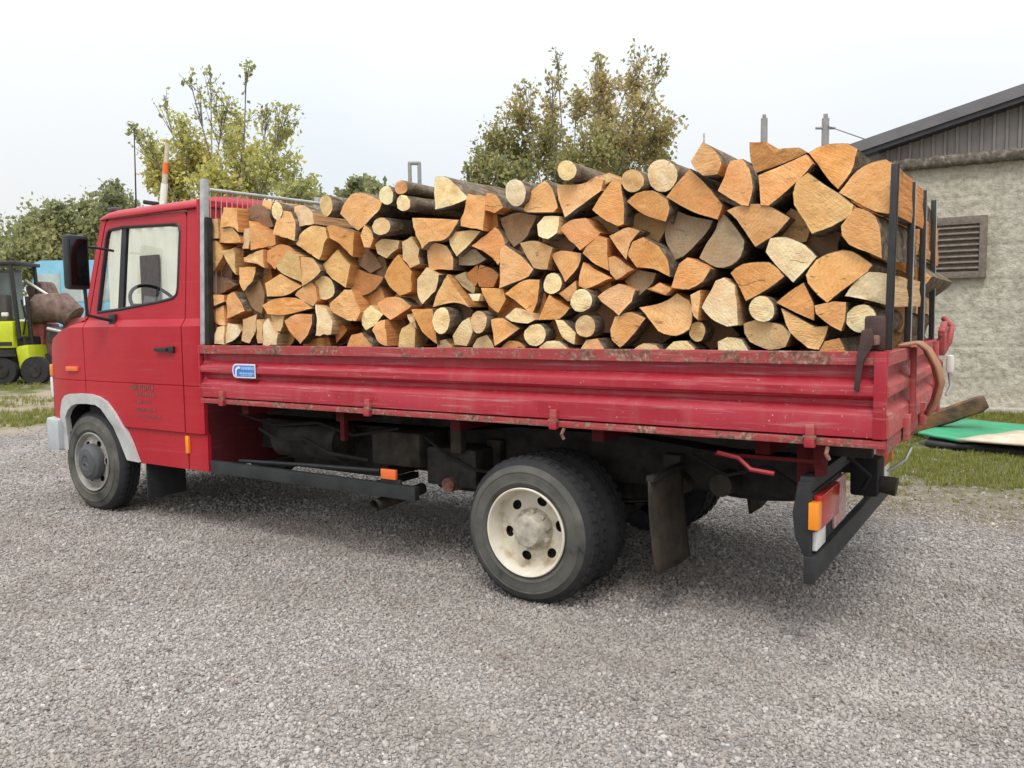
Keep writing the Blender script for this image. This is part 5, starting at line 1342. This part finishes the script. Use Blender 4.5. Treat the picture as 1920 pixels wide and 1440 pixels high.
# ================================================================== gravel, grass (uncountable stuff)
hid = bpy.data.collections.new('scatter_sources')
def scatter(name, pts, scales, sources, label, cat, zrot_only, seed):
    me = bpy.data.meshes.new(name); me.from_pydata([tuple(p) for p in pts], [], [])
    a = me.attributes.new('sc', 'FLOAT', 'POINT'); a.data.foreach_set('value', np.array(scales, dtype=np.float32))
    o = bpy.data.objects.new(name, me); col.objects.link(o); tag(o, label, cat, None, 'stuff')
    cl_ = bpy.data.collections.new(name + '_src')
    for s in sources: cl_.objects.link(s)
    ng = bpy.data.node_groups.new(name, 'GeometryNodeTree'); ng.interface.new_socket('Geometry', in_out='INPUT', socket_type='NodeSocketGeometry'); ng.interface.new_socket('Geometry', in_out='OUTPUT', socket_type='NodeSocketGeometry')
    N, Lk = ng.nodes, ng.links
    gi, go = N.new('NodeGroupInput'), N.new('NodeGroupOutput'); mp = N.new('GeometryNodeMeshToPoints'); ip = N.new('GeometryNodeInstanceOnPoints'); ci = N.new('GeometryNodeCollectionInfo')
    ci.inputs['Collection'].default_value = cl_; ci.inputs['Separate Children'].default_value = True; ci.inputs['Reset Children'].default_value = True
    rv_ = N.new('FunctionNodeRandomValue'); rv_.data_type = 'FLOAT_VECTOR'; rv_.inputs['Seed'].default_value = seed
    rv_.inputs[0].default_value = (0, 0, 0); rv_.inputs[1].default_value = (.25 if zrot_only else 6.28, .25 if zrot_only else .8, 6.28)
    na = N.new('GeometryNodeInputNamedAttribute'); na.data_type = 'FLOAT'; na.inputs['Name'].default_value = 'sc'
    ip.inputs['Pick Instance'].default_value = True
    Lk.new(gi.outputs[0], mp.inputs['Mesh']); Lk.new(mp.outputs[0], ip.inputs['Points']); Lk.new(ci.outputs[0], ip.inputs['Instance'])
    Lk.new(rv_.outputs[0], ip.inputs['Rotation']); Lk.new(na.outputs[0], ip.inputs['Scale']); Lk.new(ip.outputs[0], go.inputs[0])
    md = o.modifiers.new('scatter', 'NODES'); md.node_group = ng
    return o
def stone(seed):
    bm = bmesh.new(); bmesh.ops.create_icosphere(bm, subdivisions=2, radius=1); r = random.Random(seed); sx, sy, sz = r.uniform(.8, 1.25), r.uniform(.7, 1.0), r.uniform(.5, .75)
    cuts = [(Vector((r.gauss(0, 1), r.gauss(0, 1), r.gauss(0, 1))).normalized(), r.uniform(.55, .8)) for _ in range(7)]
    for v in bm.verts:
        for nrm, d in cuts:
            k = v.co.dot(nrm) - d
            if k > 0: v.co -= nrm * k
        v.co = Vector((v.co.x * sx, v.co.y * sy, v.co.z * sz))
    me = bpy.data.meshes.new('pebble'); bm.to_mesh(me); bm.free(); me.materials.append(M['stone'])
    return bpy.data.objects.new('pebble', me)
rg = np.random.default_rng(2)
def soil_edge(X, Y): return Y - (2.8 - .05 * X)
pts = []; scl = []
def add_ring(d0, d1, dens, s0, s1):
    # area in front of the camera, a good margin beyond the picture on both sides
    fw = np.array([-(ROT[0][2]), -(ROT[1][2])]); fw /= np.linalg.norm(fw); rt = np.array([-fw[1], fw[0]]) * -1
    n = int((d1 * d1 - d0 * d0) * .98 * dens)
    d = np.sqrt(rg.uniform(d0 * d0, d1 * d1, n)); s = rg.uniform(-.98, .98, n) * d
    X = CAM.x + fw[0] * d + rt[0] * s; Y = CAM.y + fw[1] * d + rt[1] * s
    e = soil_edge(X, Y) + rg.normal(0, .75, n); keep = ((e < .3) | (X < -.1) | (rg.random(n) < .10)) & (X > -10.2 + rg.normal(0, .4, n)) & (Y < 9)
    X, Y = X[keep], Y[keep]; sc2 = rg.uniform(s0, s1, len(X)) * np.where(rg.random(len(X)) < .06, 1.6, 1)
    for a, b, c in zip(X, Y, sc2): pts.append((a, b, c * .25)); scl.append(c)
add_ring(1.6, 4.2, 6500, .0048, .0102); add_ring(4.2, 6.5, 3600, .0055, .0115); add_ring(6.5, 9.5, 1100, .007, .0145); add_ring(9.5, 14, 260, .010, .018)
scatter('gravel', pts, scl, [stone(i) for i in range(6)], 'loose grey gravel covering the yard', 'gravel', False, 4)

def clump(seed, dry):
    r = random.Random(seed); V, F, Cc = [], [], []
    for i in range(9):
        a = r.uniform(0, 6.28); b = Vector((r.gauss(0, .25), r.gauss(0, .25), 0)); h = r.uniform(.5, 1.1); ln = r.uniform(.15, .7); d = Vector((math.cos(a), math.sin(a), 0)); s = Vector((-d.y, d.x, 0)) * r.uniform(.035, .06); k = len(V)
        V += [b - s, b + s, b + d * ln * .35 * h + Vector((0, 0, h * .6)) + s * .7, b + d * ln * .35 * h + Vector((0, 0, h * .6)) - s * .7, b + d * ln * h + Vector((0, 0, h * .95))]
        F += [(k, k + 1, k + 2, k + 3), (k + 3, k + 2, k + 4)]
        g = r.choice([(.17, .215, .045), (.23, .265, .055), (.31, .31, .075), (.14, .18, .045)]) if r.random() > dry else r.choice([(.40, .33, .17), (.33, .25, .13)])
        Cc += [g] * 5
    me = bpy.data.meshes.new('grass_clump'); me.from_pydata([tuple(v) for v in V], [], F); me.materials.append(M['blade'])
    ca = np.ones((len(V), 4), dtype=np.float32); ca[:, :3] = Cc; me.color_attributes.new('tint', 'FLOAT_COLOR', 'POINT').data.foreach_set('color', ca.ravel())
    return bpy.data.objects.new('grass_clump', me)
gp, gsx = [], []
for _ in range(75000):
    X, Y = rg.uniform(-3, 9), rg.uniform(3.2, 10.6)
    e = soil_edge(X, Y) + noise.fractal(Vector((X * 1.1, Y * 1.1, 0)), .6, 2, 3) * 1.1
    pr_ = 0 if e < -.4 else (.05 if e < .4 else (.26 if e < 1.7 else 1.0))
    if 1.05 < X < 4.7 and 6.5 < Y < 8.3: continue
    if rg.random() < pr_ * .75: gp.append((X, Y, 0)); gsx.append(rg.uniform(.025, .075) * (1 if e > 1.7 else .6) * (1.5 if Y > 8.3 else 1))
scatter('grass', gp, gsx, [clump(i, .2) for i in range(5)], 'short green and straw grass between the gravel and the wall', 'grass', True, 9)
gp, gsx = [], []
for _ in range(26000):
    X, Y = rg.uniform(-24, -9), rg.uniform(0, 14); nz_ = noise.fractal(Vector((X * .35, Y * .35, 3)), .6, 2, 3)
    band_ = abs(X + 11.6 + .25 * (Y - 3)) < .9
    if (band_ and rg.random() < .8) or (X < -12 and nz_ > .15 and rg.random() < .35): gp.append((X, Y, 0)); gsx.append(rg.uniform(.05, .13))
scatter('verge_grass', gp, gsx, [clump(20 + i, .3) for i in range(4)], 'patchy grass verge on the left in front of the forklift', 'grass', True, 12)
# a few dead leaves and wood chips on the gravel
cr = random.Random(8)
def chip(seed):
    r = random.Random(seed); V = [(r.uniform(-1.3, -.8), r.uniform(-.5, -.2), 0), (r.uniform(.6, 1.3), r.uniform(-.5, -.2), .12), (r.uniform(.7, 1.2), r.uniform(.2, .6), .3), (r.uniform(-1.2, -.7), r.uniform(.2, .5), .1)]
    V += [(x, y, z + .16) for x, y, z in V]
    me = bpy.data.meshes.new('wood_chip'); me.from_pydata(V, [], [(3, 2, 1, 0), (4, 5, 6, 7), (0, 1, 5, 4), (1, 2, 6, 5), (2, 3, 7, 6), (3, 0, 4, 7)]); me.materials.append(M['chip'] if 'chip' in M else M.setdefault('chip', simple('wood_chip', (.22, .13, .08), .85, 0, .4, 8, .3)))
    return bpy.data.objects.new('wood_chip', me)
cp = []
for _ in range(70): cp.append((cr.uniform(-4, 3.2), cr.uniform(-2.4, 3.6), .012))
scatter('wood_chips', cp, [cr.uniform(.008, .02) for _ in cp], [chip(i) for i in range(3)], 'scattered wood chips and dead leaves on the gravel', 'wood chips', True, 3)
